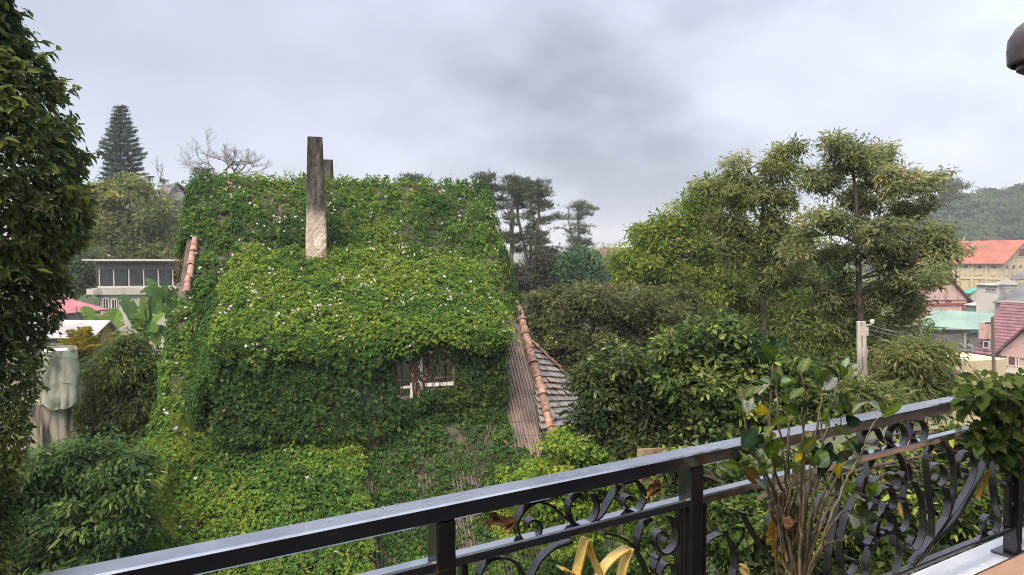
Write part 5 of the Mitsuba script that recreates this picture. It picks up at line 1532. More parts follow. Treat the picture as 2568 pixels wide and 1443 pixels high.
# town houses far down the valley
for px0, px1, Yh, ytop, yr, yb, wm_, rm_, lab in ((1488, 1538, 230, 638, 622, 655, "dirty_white", "maroon", "tiny far house with brownish roof in the gap between the trees"), (1494, 1524, 120, 676, 672, 720, "brick_red", "tin_roof", "rusty orange wall seen between the green trees"), (1552, 1592, 90, 672, 645, 700, "dirty_white", "tin_roof", "small grey-roofed house behind the bright green tree"), (1440, 1490, 260, 640, 630, 655, "dirty_white", "grey_roof", "hazy pale house left of the tiny far house"), (2410, 2436, 100, 735, 722, 760, "dirty_white", "teal_awning", "little teal-roofed house below the orange-roofed hall")):
    hk = thing("far_house", lab, "house")
    b = B(hk, px0, Yh, px1, Yh * .98)
    ze, zt_ = b.at((px0 + px1) / 2, ytop)[1], b.at((px0 + px1) / 2, yr)[1]
    b.box("wall", (0, 0, b.at(px0, yb)[1] - 6), (b.W, 4, ze), wm_)
    b.poly("roof", [(-.3, -.4, ze), (b.W + .3, -.4, ze), (b.W * .8, 2, zt_), (b.W * .2, 2, zt_)], .15, rm_)
    b.poly("roof", [(b.W * .2, 2.02, zt_), (b.W * .8, 2.02, zt_), (b.W + .3, 4.4, ze), (-.3, 4.4, ze)], .15, rm_)
    b.window(px0 + (px1 - px0) * .3, ytop + 4, px0 + (px1 - px0) * .5, ytop + 12, "white_trim", "far_glass", .1, 1)

def aerial(parent, p, h):
    m = MB().add(*tubev([p, p + UP * h], .02, 5))
    for k in range(4):
        m.add(*tubev([p + UP * (h - .1) + A3(-.5 + .3 * k, -.25, 0), p + UP * (h - .1) + A3(-.5 + .3 * k, .25, 0)], .012, 4))
    m.add(*tubev([p + UP * (h - .1) + A3(-.55, 0, 0), p + UP * (h - .1) + A3(.5, 0, 0)], .015, 4))
    put("aerial", m, "rust_pole", parent)


aerial("grey_roofed_house", P(2538, 702, 77), 1.3)
aerial("purple_roofed_house", P(2520, 758, 58), 1.2)
aerial("pink_gabled_house", P(2384, 712, 90), 1.4)
aerial("grey_shed", P(420, 652, 47), 1.0)
aerial("cement_building", P(2360, 806, 67), 1.2)
for nm, a_, b_ in (("cement_building", P(2325, 826, 65.4), P(2456, 826, 61.4)), ("grey_shed", P(238, 654, 45.5), P(468, 654, 46))):
    put("gutter", MB().add(*tubev([a_, b_], .06, 6)), "dirty_white", nm)
# poles, lamp and wires
pole_ = thing("concrete_pole", "pale grooved concrete utility pole in front of the olive tree's trunk", "pole")
pb, pt = P(2163, 990, 11.0), P(2160, 806, 11.0)
put("shaft", MB().add(*tubev([A3(pb[0] - .043, pb[1], -10), pb + A3(-.043, 0, 0), pt + A3(-.038, 0, 0)], [.055, .04, .034], 10)).add(*tubev([A3(pb[0] + .043, pb[1], -10), pb + A3(.043, 0, 0), pt + A3(.038, 0, 0)], [.055, .04, .034], 10)), "pole_concrete", pole_, smooth=50)
for z in np.arange(-5, pt[2], .34):
    put("web", box((pb[0] - .06, pb[1] - .025, z), (pb[0] + .06, pb[1] + .035, z + .13)), "pole_concrete", pole_)
put("insulator", MB().add(*lathe([(.001, 0), (.03, .01), (.035, .05), (.02, .08), (.001, .085)], pt + A3(.17, 0, -.05), 10)).add(*tubev([pt + A3(0, 0, -.08), pt + A3(.17, 0, -.05)], .01, 6)), "white_trim", pole_)
rk_ = thing("rusty_pole", "thin rusty pole with a cross arm before the purple-roofed house", "pole")
pb, pt = P(2492, 925, 38), P(2489, 795, 38)
put("shaft", MB().add(*tubev([A3(pb[0], pb[1], -11), pb, pt], [.11, .09, .07], 8)), "rust_pole", rk_)
put("cross_arm", box((pt[0] - .35, pt[1] - .06, pt[2] - .4), (pt[0] + .06, pt[1] + .06, pt[2] - .28)), "rust_pole", rk_)
sl = thing("street_lamp", "slanting white street lamp arm beside the olive tree", "street lamp")
a, c = P(2230, 790, 17), P(2268, 818, 17)
put("arm", MB().add(*tubev(spline([A3(c[0] + .5, c[1], -10), c + A3(.5, 0, -.8), c, a], 5), .025, 8)), "dirty_white", sl)
put("head", MB().add(*tubev([a, a + (c - a) * .12, a + (c - a) * .5], [.03, .06, .04], 8)), "white_trim", sl)
wires = [((2165, 812, 11), (2540, 870, 45)), ((2165, 818, 11), (2490, 812, 38)), ((2165, 824, 11), (2568, 860, 40)), ((2100, 818, 20), (2165, 812, 11)), ((2165, 830, 11), (2330, 850, 40))]
for k, (s_, e_) in enumerate(wires):
    wk = thing("overhead_wire", ["thin dark wire from the concrete pole to the right, topmost strand", "thin wire from the concrete pole to the rusty pole's arm", "lowest long wire from the concrete pole across the roofs", "short wire left of the concrete pole", "thin wire sagging from the pole to the cement building"][k], "wire")
    w = np.linspace(0, 1, 14)[:, None]
    a, c = P(*s_), P(*e_)
    scene[wk] = mikit.ply(tubev(a + (c - a) * w - UP * 4 * (w * (1 - w)) * .35, .010, 4, False), "wire")

# ------------------------------------------------------------------ balcony railing
RD = nz(A3(.8546, .5193, 0))
RN = A3(-RD[1], RD[0], 0)                          # away from the viewer
RO = A3(0, 1.622, 0) + RN * .03
RF = (RO, RD, RN, UP)


def rp(px, py, off=0.0):
    """(a, z) on the railing's upright plane."""
    d = D(px, py)
    t = (RO @ RN + off) / (d @ RN)
    q = d * t
    return (q - RO) @ RD, q[2]


rail = thing("balcony_railing", "wet black wrought-iron balcony railing with scrolls and gold leaves", "railing")
aA = rp(1122, 1300, -.03)[0]
aB = rp(1752, 1300, -.03)[0]
aC = rp(2560, 1250, -.03)[0]
ZT, ZM, ZB = -.55, -.68, rp(2546, 1319, -.015)[1]


def rbox(name, lo, hi, m="black_iron", bev=.004, parent=rail):
    """A bar with chamfered long edges."""
    lo, hi = np.array(lo, float), np.array(hi, float)
    import manifold3d
    c = manifold3d.Manifold.cube(list(hi - lo), True)
    e = trimesh.creation.box(extents=np.maximum(hi - lo - 2 * bev, 1e-3))
    pts = np.vstack([e.vertices + A3(*[bev if k == i else 0 for k in range(3)]) * s for i in range(3) for s in (-1, 1)])
    h = trimesh.convex.convex_hull(pts)
    v = h.vertices + (lo + hi) / 2
    v = RO + v[:, :1] * RD + v[:, 1:2] * RN + v[:, 2:] * UP
    return put(name, (v, h.faces), m, parent, smooth=False)


rbox("top_rail", (-1.6, -.03, ZT - .040), (aC + .9, .03, ZT), "wet_iron")
dp = MB()
ico = trimesh.creation.icosphere(1)
rng = np.random.default_rng(110)
for k in range(420):
    a_ = rng.uniform(.55, 2.6) if k < 330 else rng.uniform(-.5, .6)
    r_ = rng.uniform(.0015, .0042)
    c_ = RO + RD * a_ + RN * rng.uniform(-.026, .026) + UP * (ZT + r_ * .18)
    dp.add(ico.vertices * A3(r_, r_, r_ * .55) + c_, ico.faces)
scene["water"] = {"type": "dielectric", "int_ior": 1.33}
put("water_drops", dp, "water", rail, smooth=True, kind="stuff")
rbox("middle_rail", (-1.6, -.018, ZM - .025), (aC + .9, .018, ZM), "wet_iron")
rbox("bottom_rail", (-1.6, -.016, ZB - .018), (aC + .9, .016, ZB))
for a in (aA, aB, aC + .01):
    rbox("post", (a - .024, -.027, ZB - .12), (a + .024, .027, ZT - .0405))
for a in (aA + .055, aB - .045, aB + .045, aC - .045):
    rbox("stile", (a - .008, -.014, ZB + .0005), (a + .008, .014, ZM - .0255))
rbox("base_plate", (aC - .05, -.06, ZB - .128), (aC + .07, .06, ZB - .1205))


def ribbon(pts, half=.0125, th=.005, off=0.0, n=7, taper=False):
    """A flat bar bent along (a, z) points, its width across the railing."""
    p = spline(np.asarray(pts, float), n)
    t = nz(np.gradient(p, axis=0))
    nn = np.stack([-t[:, 1], t[:, 0]], 1)
    hw = np.full(len(p), half) * (np.linspace(1, .25, len(p)) if taper else 1)
    rows_ = []
    for sa, so in ((1, -1), (1, 1), (-1, 1), (-1, -1)):
        q = p + nn * th / 2 * sa
        rows_.append(RO + q[:, :1] * RD + (off + so * hw)[:, None] * RN + q[:, 1:] * UP)
    v = np.stack(rows_, 1).reshape(-1, 3)
    m = len(p)
    i, j = np.meshgrid(np.arange(m - 1), np.arange(4), indexing="ij")
    f = np.stack([i * 4 + j, i * 4 + (j + 1) % 4, (i + 1) * 4 + (j + 1) % 4, (i + 1) * 4 + j], -1).reshape(-1, 4)
    return MB().add(v, np.vstack([f, [[3, 2, 1, 0]], [[(m - 1) * 4 + k for k in range(4)]]]))


def scroll(pts_px, name="scroll", m="black_iron", mirror=None, **kw):
    pts = np.array([rp(x, y) for x, y in pts_px])
    put(name, ribbon(pts, **kw), m, rail, smooth=35)
    if mirror is not None:
        q = pts.copy()
        q[:, 0] = 2 * mirror - q[:, 0]
        put(name, ribbon(q, **kw), m, rail, smooth=35)


# frieze of the narrow bay
scroll([(1366, 1249), (1330, 1262), (1303, 1288), (1293, 1318), (1302, 1346), (1324, 1355), (1346, 1343), (1352, 1318), (1338, 1302), (1322, 1307), (1320, 1321)])
scroll([(1350, 1256), (1378, 1266), (1405, 1290), (1432, 1312)])
scroll([(1452, 1236), (1428, 1256), (1424, 1286), (1438, 1311), (1464, 1314), (1488, 1296), (1496, 1266), (1486, 1238)], "ring")
scroll([(1478, 1312), (1505, 1290), (1528, 1252), (1552, 1216)])
scroll([(1560, 1212), (1588, 1204), (1608, 1222), (1613, 1250), (1600, 1276), (1578, 1281), (1561, 1266), (1563, 1247), (1577, 1243), (1583, 1256)])
# lower part of the narrow bay
scroll([(1196, 1470), (1203, 1432), (1225, 1404), (1256, 1396), (1288, 1408), (1308, 1440), (1312, 1480)])
scroll([(1318, 1490), (1332, 1443), (1352, 1403), (1388, 1372), (1430, 1356)])
scroll([(1508, 1334), (1545, 1342), (1578, 1362), (1600, 1392), (1622, 1443), (1630, 1490)])
scroll([(1632, 1300), (1612, 1312), (1598, 1345), (1596, 1378)])
scroll([(1664, 1292), (1684, 1300), (1694, 1330), (1690, 1365), (1672, 1385), (1655, 1384), (1640, 1362), (1640, 1340), (1655, 1330), (1668, 1342), (1662, 1358)])
scroll([(1640, 1400), (1650, 1390), (1636, 1425), (1650, 1440), (1662, 1415), (1682, 1415), (1692, 1440), (1680, 1480)])
# gold strap emblem
for pts in ([(1428, 1500), (1444, 1443), (1466, 1352)], [(1469, 1350), (1484, 1392), (1504, 1443), (1512, 1500)], [(1497, 1460), (1512, 1425), (1540, 1395), (1572, 1374)], [(1580, 1372), (1566, 1410), (1552, 1470)], [(1404, 1424), (1430, 1434), (1460, 1462)]):
    scroll(pts, "gold_strap", "gold_paint", half=.017, th=.004)


def gold_leaf(pts_px, w, m, lobes=5):
    """A serrated curled metal leaf along the pixels of its midrib."""
    p = spline(np.array([rp(x, y) for x, y in pts_px]), 8)
    t = nz(np.gradient(p, axis=0))
    nn = np.stack([-t[:, 1], t[:, 0]], 1)
    s = np.linspace(0, 1, len(p))
    hw = w * (np.sin(np.pi * (.08 + .9 * s)) ** .7) * (.72 + .28 * np.abs(np.sin(lobes * np.pi * s)))
    rows_ = []
    for k, bend in ((-1, .010), (-.5, .003), (0, -.004), (.5, .003), (1, .010)):
        q = p + nn * (hw * k)[:, None]
        rows_.append(RO + q[:, :1] * RD + (bend - .014) * RN + q[:, 1:] * UP)
    v = np.stack(rows_, 1)
    m5 = len(p)
    i, j = np.meshgrid(np.arange(m5 - 1), np.arange(4), indexing="ij")
    f = np.stack([i * 5 + j, i * 5 + j + 1, (i + 1) * 5 + j + 1, (i + 1) * 5 + j], -1).reshape(-1, 4)
    v = v.reshape(-1, 3)
    put("leaf_ornament", MB().add(v, f).add(v + RN * .003, f[:, ::-1]), m, rail, smooth=True)


gold_leaf([(1288, 1300), (1265, 1308), (1235, 1302), (1216, 1322)], .014, "bronze_leaf", 4)
gold_leaf([(1285, 1300), (1275, 1322), (1262, 1335)], .009, "bronze_leaf", 3)
gold_leaf([(1255, 1305), (1240, 1292), (1226, 1290)], .008, "bronze_leaf", 3)
gold_leaf([(1612, 1246), (1630, 1228), (1648, 1216), (1640, 1202)], .014, "bronze_leaf", 4)
gold_leaf([(1616, 1240), (1634, 1236), (1652, 1224)], .008, "bronze_leaf", 3)
# wide bay: the right half is traced, the left half mirrors it
aM = (aB + aC) / 2
scroll([(2194, 1072), (2172, 1084), (2162, 1112), (2172, 1138), (2192, 1142), (2202, 1124), (2192, 1106), (2180, 1114)])
scroll([(2198, 1076), (2212, 1102), (2240, 1124)])
scroll([(2252, 1064), (2232, 1080), (2230, 1106), (2248, 1124), (2266, 1108), (2268, 1082), (2256, 1064)], "ring")
scroll([(2258, 1122), (2274, 1096), (2284, 1062)])
scroll([(2286, 1056), (2308, 1054), (2320, 1076), (2314, 1102), (2298, 1110), (2287, 1094), (2294, 1080), (2306, 1086)])
scroll([(2286, 1426), (2340, 1362), (2400, 1290), (2440, 1222), (2466, 1160), (2482, 1112)], mirror=aM)
scroll([(2288, 1418), (2362, 1320), (2416, 1242), (2438, 1196), (2443, 1160), (2430, 1134), (2412, 1136), (2400, 1158), (2400, 1188), (2412, 1202), (2422, 1186), (2414, 1172)], mirror=aM)
scroll([(2284, 1412), (2340, 1340), (2376, 1286), (2390, 1234), (2391, 1180), (2382, 1132), (2362, 1108)], mirror=aM)
scroll([(2338, 1118), (2322, 1150), (2328, 1230), (2336, 1310), (2330, 1368), (2306, 1402), (2284, 1420)], mirror=aM)
scroll([(2328, 1180), (2336, 1166), (2356, 1164), (2368, 1184), (2366, 1208), (2352, 1220), (2340, 1206), (2350, 1192)], mirror=aM)
scroll([(2372, 1222), (2378, 1262), (2364, 1312), (2336, 1348)], mirror=aM)
scroll([(2290, 1206), (2306, 1240), (2314, 1290), (2310, 1346), (2292, 1378), (2278, 1366), (2286, 1346)], mirror=aM)
scroll([(2196, 1140), (2176, 1176), (2164, 1230), (2170, 1290)], mirror=aM)
scroll([(2272, 1160), (2280, 1180), (2278, 1206), (2266, 1216), (2256, 1200), (2262, 1182)], mirror=aM)
scroll([(2230, 1190), (2240, 1186), (2252, 1196), (2248, 1222), (2236, 1230), (2228, 1214)], mirror=aM)
scroll([(2196, 1240), (2212, 1224), (2232, 1228), (2240, 1250), (2238, 1272), (2226, 1278), (2218, 1262)], mirror=aM)
scroll([(2244, 1246), (2262, 1252), (2274, 1280), (2272, 1316), (2256, 1334), (2246, 1322)], mirror=aM)
scroll([(2190, 1380), (2188, 1330), (2204, 1292), (2224, 1288), (2234, 1310), (2226, 1332), (2212, 1326)], mirror=aM)
scroll([(2206, 1342), (2222, 1334), (2246, 1346), (2256, 1384), (2246, 1430), (2226, 1470)], mirror=aM)
scroll([(2530, 1184), (2536, 1160), (2526, 1134), (2508, 1134), (2494, 1160), (2487, 1206), (2494, 1258), (2503, 1296), (2498, 1330), (2482, 1346), (2466, 1334), (2462, 1306), (2474, 1292), (2486, 1302), (2482, 1316)], mirror=aM)
scroll([(2488, 1210), (2498, 1254), (2514, 1278), (2534, 1264), (2542, 1230), (2532, 1204), (2518, 1210), (2518, 1226)], mirror=aM)
gold_leaf([(2446, 1250), (2456, 1222), (2468, 1196), (2474, 1178)], .016, "gold_paint", 6)
gold_leaf([(2246, 1258), (2252, 1272), (2252, 1290)], .009, "gold_paint", 3)
gold_leaf([(1852, 1418), (1866, 1430), (1878, 1452)], .016, "gold_paint", 4)

# balcony parapet, floor and the walls behind the viewer
cop = thing("parapet_coping", "white wet coping under the black railing", "coping")
put("slab", box((-1.6, -.02, ZB - .15), (aC + .9, .115, ZB - .13), RF), "white_coping", cop)
put("sill", box((-1.6, -.24, ZB - .154), (aC - .035, -.0201, ZB - .133), RF), "white_coping", cop)
pw = struct("balcony_parapet", box((-1.6, -.085, -1.62), (aC + .9, .10, ZB - .151), RF), "balcony_wall")
labels[pw] = {"kind": "structure", "label": "low wall under the white coping of the balcony", "category": "parapet"}
mat("floor_tile", base_color=noisy((.05, .042, .04), (.085, .07, .065), 6, 6, 6), roughness=.5)
for nm, lo, hi in (("balcony_ceiling", (-5, -4.5, 1.36), (aC + 3, -1.0, 1.5)), ("balcony_rear_wall", (-5, -4.5, -1.6), (aC + 3, -4.3, 1.36)), ("balcony_end_wall", (aC + 2.6, -4.3, -1.6), (aC + 2.8, -1.1, 1.36)), ("balcony_end_wall", (-4.9, -4.3, -1.6), (-4.7, -1.1, 1.36))):
    k_ = struct(nm, box(lo, hi, RF), "balcony_wall")
    labels[k_] = {"kind": "structure", "label": nm.replace("_", " ") + " behind the viewer", "category": nm.split("_")[-1]}
fl_ = struct("balcony_floor", box((-4, -4.5, -1.75), (aC + 2.5, -.086, -1.60), RF), "floor_tile")
labels[fl_] = {"kind": "structure", "label": "floor of the balcony", "category": "floor"}
tb_ = thing("tan_table", "tan wooden table top at the lower right corner inside the railing", "table")
put("top", box((rp(2440, 1443, -.29)[0] - .1, -.95, -1.02), (aC + 1.2, -.335, -.99), RF), "tan_wood", tb_)
put("edge_trim", box((rp(2440, 1443, -.29)[0] - .1, -.3349, -1.022), (aC + 1.2, -.331, -.988), RF), "brown_metal", tb_)
for a in (rp(2440, 1443, -.29)[0] + .02, aC + 1.0):
    for o in (-.9, -.41):
        put("leg", box((a, o, -1.6), (a + .05, o + .05, -1.021), RF), "tan_wood", tb_)
# slatted bench seen through the railing
bk = thing("slatted_bench", "small slatted wooden bench in the garden seen through the railing", "bench")
bo = P(1632, 1216, 8.2)
fb = (bo, nz(A3(1, .18, 0)), nz(A3(-.18, 1, 0)), UP)
for k in range(4):
    put("slat", box((0, .01 + k * .105, 0), (.5, .085 + k * .105, .025), fb), "bench_wood", bk)
put("backrest", box((0, .44, .05), (.5, .465, .30), fb), "bench_wood", bk)
for x in (.02, .44):
    for y in (.02, .38):
        put("leg", box((x, y, -.45), (x + .04, y + .04, -.001), fb), "bench_wood", bk)
# lamp at the top right
lk = thing("balcony_lamp", "dark brown round lamp cut by the upper right edge", "lamp")
lc = P(2612, 120, 1.9)
k = 1.9 / FPX
put("shade", MB().add(*lathe(np.array([(4, -78), (30, -74), (56, -52), (70, -26), (72, 0), (70, 34), (64, 40), (58, 34), (60, 0), (50, -40), (4, -60)]) * A3(k, -k, 0)[:2], lc, 40)), "brown_metal", lk, smooth=50)
put("bulb_housing", MB().add(*lathe(np.array([(46, 0), (52, 30), (50, 52), (34, 62), (1, 64)]) * A3(k, -k, 0)[:2], lc, 32)), "brown_metal", lk, smooth=40)
put("stem", MB().add(*tubev([lc + UP * 74 * k, lc + UP * .6], .012, 8)), "brown_metal", lk)

# ------------------------------------------------------------------ orchid-like plant in front of the railing
orch = thing("potted_orchid", "leggy plant of bare canes with broad leaves, some yellow, in front of the railing", "plant")
rng = np.random.default_rng(120)


def op(px, py, off=-.13):
    d = D(px, py)
    return d * ((RO @ RN + off) / (d @ RN))


stems = [([(1996, 1470), (1975, 1330), (1950, 1210), (1938, 1080), (1944, 960), (1946, 897)], -.14), ([(2002, 1470), (1986, 1330), (1962, 1190), (1950, 1060), (1950, 965)], -.10), ([(2006, 1470), (2000, 1300), (2004, 1160), (2010, 1040), (2008, 938)], -.13),
         ([(2012, 1470), (2020, 1310), (2040, 1180), (2062, 1060), (2072, 975), (2068, 960)], -.09), ([(2016, 1470), (2040, 1300), (2066, 1180), (2090, 1080), (2104, 1020), (2114, 945)], -.16), ([(2020, 1470), (2060, 1350), (2110, 1235), (2150, 1160), (2186, 1090), (2216, 1042)], -.20),
         ([(2018, 1470), (2055, 1370), (2105, 1342), (2140, 1330), (2182, 1308)], -.12), ([(1990, 1460), (1960, 1310), (1912, 1190), (1880, 1120), (1868, 1040), (1864, 1005)], -.15), ([(1994, 1460), (1970, 1300), (1926, 1190), (1912, 1090), (1906, 1030), (1903, 980)], -.12),
         ([(2010, 1470), (2030, 1330), (2070, 1230), (2130, 1120), (2136, 1070), (2134, 1040)], -.10), ([(1998, 1460), (1980, 1290), (1976, 1160), (1982, 1060), (1986, 1000)], -.15), ([(2004, 1470), (2012, 1320), (2018, 1180), (2022, 1080), (2020, 1010)], -.17),
         ([(2016, 1460), (2072, 1320), (2120, 1240), (2160, 1230), (2180, 1250)], -.16), ([(1992, 1450), (1950, 1290), (1900, 1215), (1852, 1160)], -.10), ([(2014, 1470), (2050, 1290), (2096, 1200), (2140, 1150), (2156, 1128)], -.13), ([(2008, 1470), (1998, 1350), (1992, 1230), (1990, 1150)], -.19), ([(2022, 1470), (2076, 1340), (2118, 1280), (2164, 1296)], -.18), ([(2000, 1460), (1962, 1290), (1930, 1215), (1900, 1150), (1893, 1110)], -.16), ([(2010, 1460), (2024, 1290), (2034, 1200), (2044, 1150), (2060, 1110), (2062, 1050)], -.14)]
for pts, off in stems:
    q = spline(np.array([op(x, y, off + .05 * i_ / len(pts)) for i_, (x, y) in enumerate(pts)]), 7)
    q += np.cumsum(rng.normal(0, .0022, q.shape), 0) + (np.sin(np.linspace(0, np.pi, len(q))) * rng.normal(0, .013))[:, None] * RD
    r = np.linspace(.0050, .0022, len(q)) * (1 + .18 * (np.arange(len(q)) % 4 == 0))
    put("stem", MB().add(*tubev(q, r, 7)), "orchid_stem", orch, smooth=60)
GR, DK, YE, PL, OL, BR = (.085, .14, .022), (.028, .055, .028), (.55, .42, .02), (.30, .35, .27), (.10, .105, .03), (.20, .135, .035)  # PL: pale leaves, the sheen of shiny ones put into the colour
PG_ = (.16, .22, .08)
OLV = [((1946, 897), (1908, 866), 34, GR), ((1947, 880), (1972, 843), 20, DK), ((1941, 870), (1928, 845), 22, DK), ((1937, 962), (1910, 950), 24, PL), ((1950, 970), (1946, 938), 15, GR), ((1862, 1007), (1877, 975), 22, GR), ((1910, 1042), (1911, 1014), 30, YE), ((1935, 1104), (1935, 1083), 22, YE),
       ((1865, 1122), (1896, 1073), 36, DK), ((1890, 1142), (1890, 1094), 26, DK), ((1838, 1168), (1838, 1124), 38, DK), ((1852, 1168), (1815, 1166), 18, GR), ((1850, 1155), (1884, 1163), 18, GR), ((1904, 1145), (1909, 1124), 18, PL), ((1940, 1116), (1974, 1108), 26, GR), ((1930, 1152), (1946, 1102), 34, GR),
       ((2064, 972), (2059, 936), 15, GR), ((2070, 977), (2099, 945), 26, PL), ((2064, 981), (2036, 980), 17, GR), ((2110, 954), (2064, 914), 17, DK), ((2110, 952), (2099, 912), 25, GR), ((2117, 934), (2126, 895), 19, PL), ((2122, 932), (2155, 910), 17, PL), ((2132, 1042), (2104, 1009), 32, GR),
       ((2102, 1028), (2077, 1015), 24, PL), ((2137, 1028), (2188, 1003), 14, PL), ((2120, 1018), (2109, 982), 20, DK), ((2132, 1072), (2143, 1042), 32, DK), ((2217, 1034), (2179, 1009), 27, PL), ((2214, 1046), (2265, 1010), 20, GR), ((2216, 1040), (2250, 1026), 18, GR), ((2132, 1094), (2094, 1063), 20, GR),
       ((2155, 1132), (2124, 1094), 32, DK), ((2170, 1124), (2212, 1122), 12, PL), ((2102, 1164), (2138, 1127), 28, DK), ((2095, 1162), (2078, 1129), 24, DK), ((2055, 1172), (2079, 1143), 24, PL), ((2040, 1172), (2048, 1139), 24, GR), ((1992, 1159), (2012, 1135), 16, YE), ((2010, 1132), (2048, 1095), 28, OL),
       ((2020, 1097), (2037, 1083), 20, (.42, .30, .17)), ((1902, 1209), (1864, 1171), 34, BR), ((2099, 1199), (2107, 1161), 26, YE), ((2078, 1225), (2065, 1192), 30, GR), ((2128, 1235), (2146, 1212), 28, GR), ((1928, 1225), (1898, 1203), 20, PL), ((1892, 1236), (1858, 1243), 22, DK), ((2047, 1166), (2036, 1140), 22, GR),
       ((2052, 1194), (2089, 1148), 24, DK), ((2180, 1257), (2178, 1224), 22, GR), ((2164, 1298), (2159, 1268), 18, DK), ((2168, 1302), (2215, 1284), 16, PL), ((1868, 1046), (1856, 1022), 16, GR), ((1966, 1010), (1974, 985), 14, GR), ((1986, 1002), (1972, 985), 14, OL), ((2062, 1052), (2074, 1030), 14, GR), ((1922, 1170), (1900, 1175), 22, GR), ((2064, 1140), (2090, 1110), 24, DK), ((1960, 1170), (1940, 1140), 26, OL), ((1990, 1190), (2006, 1168), 18, OL), ((2120, 1170), (2150, 1165), 22, PL), ((1876, 1130), (1862, 1108), 16, GR)]
for k in range(62):
    pts_, _o = stems[rng.integers(0, len(stems))]
    i_ = rng.integers(3, len(pts_) + 1) if len(pts_) > 3 else 2
    bx, by = np.array(pts_[min(i_, len(pts_) - 1)]) + rng.normal(0, 6, 2)
    if by > 1330:
        continue
    an = rng.uniform(-2.9, -.2)
    ln_ = rng.uniform(24, 46)
    OLV.append(((bx, by), (bx + math.cos(an) * ln_, by + math.sin(an) * ln_), rng.uniform(16, 30), [GR, DK, PG_, OL, PL, GR, PG_][rng.integers(7)]))
for (bx, by), (tx, ty), w, col in OLV:
    off = -.14 + rng.normal(0, .025)
    a, t = op(bx, by, off), op(tx, ty, off + rng.uniform(-.02, .02))
    L_ = np.linalg.norm(t - a)
    Wd = w * np.linalg.norm(a) / FPX
    n_ = 13
    s = np.linspace(0, 1, n_)
    tt = nz(t - a)
    view = nz(-a)
    face = nz(view + UP * .5 + rng.normal(0, .35, 3))
    side = nz(np.cross(tt, face))
    up = np.cross(side, tt)
    hw = Wd / 2 * np.sin(np.pi * np.clip(.03 + .965 * s ** .85, 0, 1)) ** .8 * (1 + rng.normal(0, .03, n_))
    mid = a + (t - a) * s[:, None] + up * (-.10 * L_ * (s - .5) ** 2 * 4 * rng.uniform(.2, 1.2))[:, None]
    cu_ = rng.uniform(.15, .6)
    cols_ = [(-1, cu_), (-.5, cu_ * .55), (0, 0), (.5, cu_ * .55), (1, cu_)]
    v = np.stack([mid + side * (hw * kx)[:, None] + up * (hw * kb)[:, None] for kx, kb in cols_], 1)
    i, j = np.meshgrid(np.arange(n_ - 1), np.arange(4), indexing="ij")
    f = np.stack([i * 5 + j, i * 5 + j + 1, (i + 1) * 5 + j + 1, (i + 1) * 5 + j], -1).reshape(-1, 4)
    cc = np.clip(np.array(col) * np.exp(rng.normal(0, .08, 3)) * (1 + .55 * (np.arange(5) == 2))[None, :, None] * np.exp(rng.normal(0, .10, (n_, 1, 1))), 0, .6).reshape(-1, 3)
    put("leaf", (v.reshape(-1, 3), f), GLOSSY, orch, smooth=True, color=cc)
rm = MB()
for k in range(36):
    a = op(rng.uniform(1935, 2010), rng.uniform(1220, 1300), -.12 + rng.normal(0, .02))
    b_ = op(1990 + rng.normal(0, 22), rng.uniform(1330, 1460), -.13 + rng.normal(0, .02))
    m_ = a * .5 + b_ * .5 + rng.normal(0, .012, 3)
    rm.add(*tubev(spline([a, m_, b_], 5), np.linspace(.0025, .0045, 11), 5, False))
put("roots", rm, "orchid_stem", orch)
bl = trimesh.creation.icosphere(3)
vv = bl.vertices * (1 + .5 * (meshkit.fbm(bl.vertices * 2.6 + 5, 3) - .5))[:, None] * A3(.026, .02, .04)
put("root_clump", (vv + op(1950, 1275, -.10), bl.faces), "root_mass", orch, smooth=True)
vv = bl.vertices * (1 + 1.3 * (meshkit.fbm(bl.vertices * 2.2 + 9, 3) - .5))[:, None] * A3(.014, .008, .02)
put("bark_shard", (vv + op(1978, 1312, -.17), bl.faces), "terracotta_shard", orch, smooth=False)
mbf = MB()
frond(mbf, op(1946, 1310, -.10), op(1968, 1412, -.10), .01, .03, rng, (.40, .23, .035), 22)
put("dry_frond", mbf, SATIN, orch)

# ------------------------------------------------------------------ broad-leaved plant at the right end
rng = np.random.default_rng(130)
rp_ = thing("broadleaf_plant", "bushy plant with pale-edged broad leaves hanging over the railing's right end", "plant")
outl = [(2412, 985, 20), (2440, 968, 26), (2480, 974, 30), (2530, 972, 36), (2574, 974, 40), (2440, 1010, 32), (2490, 1010, 44), (2545, 1010, 52), (2470, 1070, 36), (2520, 1080, 48), (2575, 1080, 56), (2500, 1130, 30), (2545, 1150, 38), (2580, 1170, 40), (2600, 1000, 50), (2450, 1110, 18)]
n = 900
ob = np.array(outl, float)
i_ = rng.choice(len(ob), n, p=ob[:, 2] ** 2 / (ob[:, 2] ** 2).sum())
ang = rng.uniform(0, 2 * np.pi, n)
rr = ob[i_, 2] * np.sqrt(rng.random(n))
off = rng.uniform(-.10, .12, n)
pos = np.stack([op(x, y, o) for x, y, o in zip(ob[i_, 0] + np.cos(ang) * rr, ob[i_, 1] + np.sin(ang) * rr, off)])
L = .046 * np.exp(rng.normal(0, .2, n))
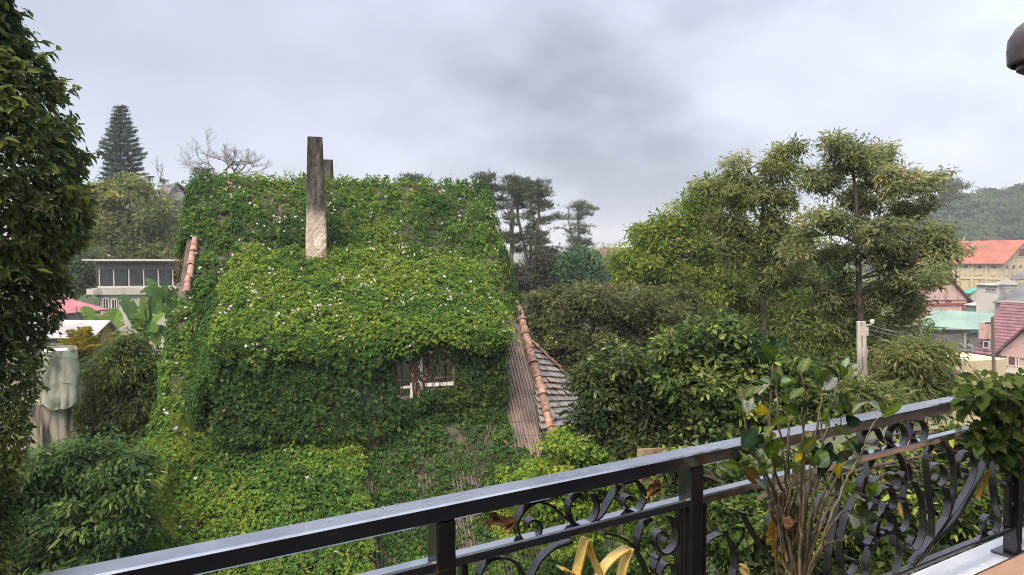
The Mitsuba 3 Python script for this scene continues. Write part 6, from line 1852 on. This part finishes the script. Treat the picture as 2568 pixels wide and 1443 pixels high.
hgt = (pos[:, 2] + .55) / .2
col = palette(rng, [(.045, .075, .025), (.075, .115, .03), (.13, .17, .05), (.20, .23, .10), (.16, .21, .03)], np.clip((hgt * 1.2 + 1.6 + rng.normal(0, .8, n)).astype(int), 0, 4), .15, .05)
tipd = rng.normal(0, .7, (n, 3)) + A3(-.35, -.35, -.35)
nn = UP * .9 + A3(-.1, -.5, 0) + rng.normal(0, .35, (n, 3))
nearest = np.argsort(off)[:290]
rest = np.setdiff1d(np.arange(n), nearest)
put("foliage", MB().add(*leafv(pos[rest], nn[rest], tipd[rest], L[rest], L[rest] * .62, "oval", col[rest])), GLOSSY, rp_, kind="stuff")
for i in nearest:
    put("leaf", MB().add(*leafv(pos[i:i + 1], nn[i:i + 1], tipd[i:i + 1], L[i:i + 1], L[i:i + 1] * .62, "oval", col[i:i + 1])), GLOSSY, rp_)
sm = MB()
root = op(2600, 1330, .16)
for k in range(40):
    e = pos[rng.integers(0, n)]
    sm.add(*tubev(spline([root + rng.normal(0, .03, 3), root * .4 + e * .6 + UP * .05 + rng.normal(0, .02, 3), e], 5), np.linspace(.006, .002, 11), 5, False))
put("stems", sm, "orchid_stem", rp_)
pot = op(2605, 1330, .17)
put("pot", MB().add(*lathe([(.001, -.32), (.10, -.32), (.14, -.02), (.155, -.02), (.155, .02), (.135, .02), (.13, -.02), (.001, -.03)], pot, 24)), "terracotta_a", rp_, smooth=40)

# ------------------------------------------------------------------ haze
if HAZE:
    scene["haze_air"] = {"type": "homogeneous", "albedo": {"type": "rgb", "value": [.95, .95, .96]}, "sigma_t": {"type": "rgb", "value": [HAZE * .92, HAZE, HAZE * 1.12]}}
    scene["haze"] = {"type": "cube", "to_world": T().translate([0, 700, 8]).scale([1000, 850, 42]), "bsdf": {"type": "null"}, "interior": {"type": "ref", "id": "haze_air"}}
    scene["camera"]["medium"] = {"type": "ref", "id": "haze_air"}
    labels["haze"] = {"kind": "stuff", "label": "thin misty air over the valley", "category": "haze"}
